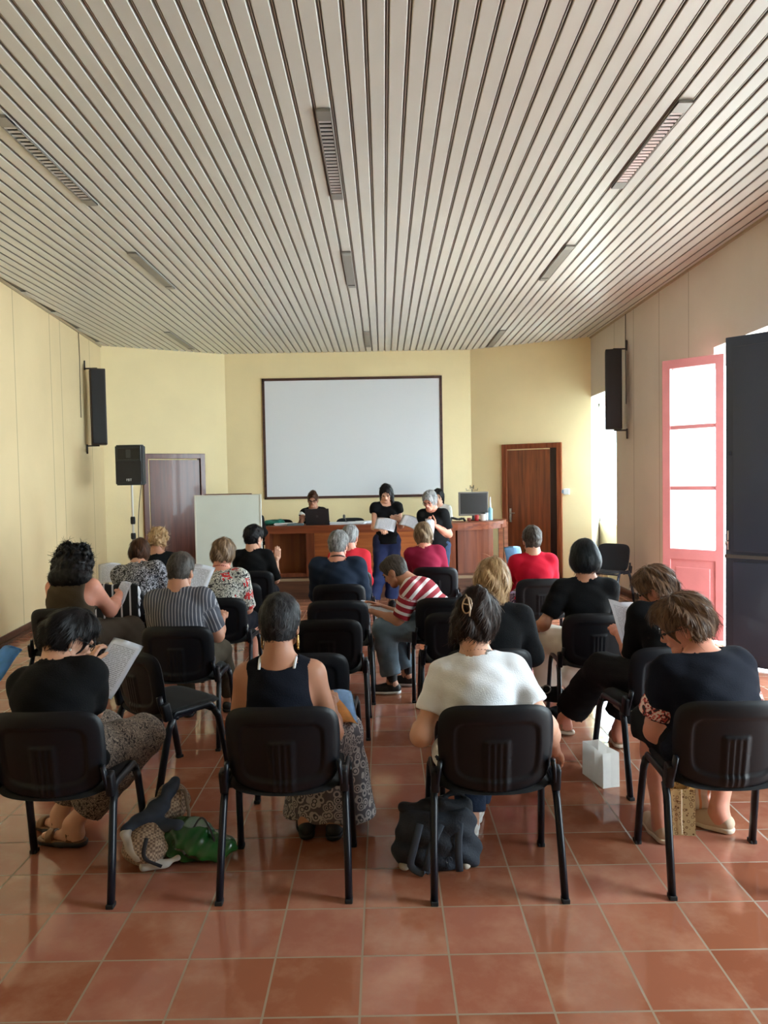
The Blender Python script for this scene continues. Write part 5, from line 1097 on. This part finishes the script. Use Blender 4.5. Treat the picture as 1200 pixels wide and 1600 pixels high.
# pen in the writing woman's hand
pa = P_(138, 1050, 3.62); bm = NB(); tube(bm, [pa+Vector((-.035, 0, .012)), pa+Vector((.035, .01, -.002))], .004, 8); tag(obj('pen', bm, blk, None, True), 'black pen in the fingers of the woman writing in the nearest row', 'pen')

def soft(name, prims, h, m, k=.04, infl=0, cuts=(), disp=None, parent=None, it=1, label=None, cat=None):
    V, F = field_mesh(prims, h, k, infl, cuts, disp); V = relax(V, F, it); o = link_mesh(name, mesh_from(name, [(V, F)], V), m, parent)
    if label: tag(o, label, cat)
    return o
flr = lambda X, Y, Z: -(Z-.004)+0*X+0*Y
# dark denim backpack on the floor behind the near right chair
c = PZ(684, 1372); bg_ = thing('backpack', 'dark slate fabric bag slumped on the floor by the legs of the white T-shirt chair', 'bag', (c.x, c.y+.12, 0))
slate = mat('slate_bag_cloth', (30, 37, 48), .8, var=.2, vs=14, bump=.3, bs=120); slate2 = mat('slate_strap', (50, 58, 70), .7); lightb = mat('bag_corner_cream', (176, 164, 150), .8)
wr_ = lambda X, Y, Z: .004*np.sin(X*55+4*np.sin(Z*20))*np.sin(Z*18+X*9)+.005*np.sin(X*30+Y*40+Z*60)
soft('bag_body', [cap((-.12, 0, .06), (.13, 0, .06), .075, .075), cap((-.09, 0, .2), (.1, 0, .2), .07, .075), ell((0, 0, .13), (.165, .1, .14))], .0065, slate, .05, disp=wr_, cuts=[flr, lambda X, Y, Z: (Z-.26-.25*X*X)+0*Y], parent=bg_)
soft('bag_flap', [cap((-.13, .0, .255), (.02, -.03, .272), .03, .028), cap((.02, -.03, .272), (.13, .02, .24), .028, .045), cap((-.02, .02, .275), (.12, .05, .31), .012, .012)], .006, mat('slate_flap', (22, 26, 33), .8, bump=.3, bs=100), .03, disp=wr_, parent=bg_)
for pts in ([(-.07, -.085, .22), (-.1, -.105, .12), (-.12, -.1, .04), (-.06, -.115, .015), (-.02, -.11, .05)], [(.02, -.09, .22), (-.03, -.112, .12), (-.05, -.115, .03)], [(.1, -.08, .22), (.09, -.105, .12), (.095, -.105, .02)]):
    bm = NB(); tube(bm, arc_pts(pts, .05), .016, 8, 1, .25, up=Vector((1, 0, .3))); obj('strap', bm, slate2, bg_, True)
for sx_, r_ in ((-.14, .026), (.125, .024)): soft('corner_patch', [ell((sx_, -.052, .024), (r_, .034, .018))], .006, lightb, cuts=[flr], parent=bg_)
bm = NB(); tube(bm, [(.05+.014*math.cos(t_), -.117, .075+.014*math.sin(t_)) for t_ in [k*.45-.4 for k in range(12)]], .002, 6); tube(bm, [(.048, -.117, .09), (.048, -.117, .055)], .002, 6); obj('emblem', bm, slate2, bg_)
# green shiny bag and checked tote
c = PZ(288, 1356); gb = thing('handbag', 'glossy dark green bag lying on the floor between the two near left chairs', 'bag', (c.x, c.y+.1, 0), math.radians(-4))
grn = mat('green_glossy_leather', (26, 78, 32), .25, var=.35, vs=7, coat=.3)
soft('bag_body', [ell((-.02, 0, .085), (.13, .1, .09)), ell((.1, .0, .05), (.12, .09, .055)), cap((-.12, 0, .12), (.02, 0, .15), .03, .03)], .006, grn, .05, disp=lambda X, Y, Z: .006*np.sin(X*40+Z*50+2*np.sin(Y*30))+.004*np.sin(X*80-Z*60), cuts=[flr, lambda X, Y, Z: (Z-.19+.25*(X+.1))+0*Y, lambda X, Y, Z: (-X-.125-.2*Z)+0*Y+0*Z], parent=gb)
bm = NB(); tube(bm, arc_pts([(.02, -.05, .13), (.06, .0, .2), (.11, -.02, .13), (.15, -.07, .05)], .05), .005, 6); obj('bag_handle', bm, mat('dark_cord', (28, 22, 22), .5), gb, True)
c = PZ(222, 1368); tb = thing('tote_bag', 'crumpled tan checked tote bag with dark blue lining beside the green bag', 'bag', (c.x, c.y+.13, 0), math.radians(10))
chk = mat_checks('tan_check', (182, 158, 134), (120, 98, 82), 90); denim = mat('blue_grey_lining', (52, 62, 78), .8, var=.2, vs=12); pale = mat('pale_trim', (188, 180, 172), .8, var=.15, vs=14)
soft('bag_body', [ell((-.01, 0, .08), (.11, .12, .085)), cap((-.03, .0, .1), (.08, .14, .2), .07, .06), ell((.09, .15, .22), (.075, .07, .075))], .0065, chk, .05, disp=wr_, cuts=[flr], parent=tb)
soft('bag_lining', [cap((-.09, -.02, .17), (.03, .03, .22), .028, .035), cap((.03, .03, .22), (.10, .13, .3), .035, .03), cap((-.06, .04, .14), (.12, -.02, .16), .03, .035)], .006, denim, .03, disp=wr_, parent=tb)
soft('bag_trim', [cap((-.1, -.06, .14), (-.04, -.1, .07), .022, .02), cap((-.02, -.1, .02), (.12, -.07, .03), .022, .018), cap((-.1, -.05, .15), (.02, .06, .26), .014, .012)], .006, pale, .02, disp=wr_, cuts=[flr], parent=tb)
bm = NB(); tube(bm, arc_pts([(.0, -.12, .16), (-.02, -.14, .08), (.06, -.125, .03)], .04), .009, 8, 1, .4); obj('bag_strap', bm, mat('dark_strap', (26, 26, 32), .6), tb, True)
bm = NB(); tube(bm, arc_pts([(.1, .1, .26), (.15, .08, .29), (.17, .06, .16), (.15, .04, .08)], .05), .008, 8, 1, .5); obj('bag_handle', bm, mat('rope_beige', (134, 116, 98), .8), tb, True)
# white paper carrier
def paper_bag(lab, c, w, d, h, rz, m, inner=None, handles=None, name='paper_bag'):
    r = thing(name, lab, 'bag', (c.x, c.y, 0), math.radians(rz)); bm = NB(); q = []
    for z, k in ((0, 1), (h*.5, .985), (h, 1.0)):
        g = d*(1 if z < h*.9 else .96); q.append([bm.verts.new(p_) for p_ in ((-w/2*k, -g/2, z), (0, -g/2+.004, z), (w/2*k, -g/2, z), (w/2*k-(.012 if z > 0 else 0), 0, z), (w/2*k, g/2, z), (0, g/2-.004, z), (-w/2*k, g/2, z), (-w/2*k+(.012 if z > 0 else 0), 0, z))])
    for i in (0, 1):
        for k in range(8): bm.faces.new((q[i][k], q[i][(k+1) % 8], q[i+1][(k+1) % 8], q[i+1][k]))
    bm.faces.new(q[0][::-1]); bmesh.ops.solidify(bm, geom=bm.faces[:], thickness=.0018); obj('bag_body', bm, m, r); return r
wp = mat('white_bag_paper', (240, 238, 234), .55, var=.04, vs=12)
c = PZ(938, 1222); wbag = paper_bag('small white paper carrier bag standing open on the tiles in the right aisle', c+Vector((.01, .03, 0)), .10, .23, .19, 14, wp)
bm = NB(); tube(bm, arc_pts([(.054, -.05, .13), (.062, -.03, .05), (.056, .02, .1)], .03), .002, 6); obj('bag_handle', bm, mat('string_white', (225, 225, 228), .7), wbag, True)
leo = mat_blotch('leopard_print', [(0, (206, 176, 128)), (.30, (120, 82, 44)), (.42, (206, 178, 130)), (.47, (206, 178, 130))], 55, kind='vor', rough=.7)
c = PZ(1066, 1308); lb = paper_bag('tan leopard-print carrier bag on the floor under the nearest right chair', c+Vector((0, .09, 0)), .15, .15, .22, -6, leo, name='carrier_bag')
bm = NB(); tube(bm, arc_pts([(.01, -.077, .22), (.008, -.082, .08), (.012, -.079, .01)], .03), .003, 6); obj('bag_seam', bm, mat('seam_cream', (216, 200, 170), .7), lb)
c = PZ(1103, 1296); soft('plastic_bag', [ell((0, 0, .09), (.075, .05, .1)), cap((-.05, 0, .16), (.06, 0, .17), .03, .03)], .007, mat_stripe('white_orange_bag', (226, 214, 206), (222, 150, 110), .045, .75, 0, .4), disp=wr_, cuts=[flr], label='white and orange striped bag behind the leopard-print bag', cat='bag').location = (c.x, c.y+.1, 0)
# black bag beside the bob-haired woman's chair
c = PZ(862, 1140); kb = thing('shoulder_bag', 'black shoulder bag with a metal ring, left of the black bob woman', 'bag', (c.x, c.y+.08, 0))
soft('bag_body', [cap((-.055, 0, .07), (.055, 0, .07), .06, .06), cap((-.05, 0, .22), (.05, 0, .22), .05, .05)], .009, blackc, .05, cuts=[flr], disp=wr_, parent=kb)
bm = NB(); tube(bm, [(-.03+.028*math.cos(t_), -.062, .27+.028*math.sin(t_)) for t_ in [k*2*PI/16 for k in range(17)]], .004, 6); obj('ring', bm, mat('pewter', (130, 126, 118), .3, metal=.8), kb, True)
# jackets over chairs
q, _r_ = CH_AT['K5']; soft('jacket', [cap((-.12, -.275, .78), (.16, -.275, .79), .06, .06), cap((-.12, -.275, .70), (.16, -.275, .70), .065, .065), cap((-.12, -.275, .60), (.15, -.275, .60), .065, .065), cap((-.09, -.275, .51), (.14, -.275, .51), .06, .06)], .009, mat_stripe('black_white_braces', (14, 14, 17), (200, 200, 205), .075, .80, 0), .05, disp=wr_, cuts=[lambda X, Y, Z: np.abs(Y+.275)-.03+0*X+0*Z], label='black jacket with two white stripes over the chair back of the speckled blouse', cat='jacket').location = q
c = PY(411, 815, 11.15); soft('coat', [cap((-.03, 0, .98), (.03, 0, .98), .06, .06), cap((-.03, 0, .6), (.04, 0, .6), .07, .08), ell((0, 0, 1.10), (.05, .06, .14)), cap((0, 0, .12), (0, 0, .6), .07, .08)], .014, blackwarm, .08, disp=wr_, cuts=[flr], label='dark coat hanging on a stand at the left end of the desk', cat='coat').location = (c.x, 11.0, 0)
# low box by the corner window
bm = NB(); box(bm, (0, 0, .13), (.25, .3, .26), None, .006); o = obj('cardboard_box', bm, mat('cream_box', (214, 204, 160), .7)); o.location = (3.66, 12.35, 0); tag(o, 'cream box on the floor of the corner window niche', 'box')
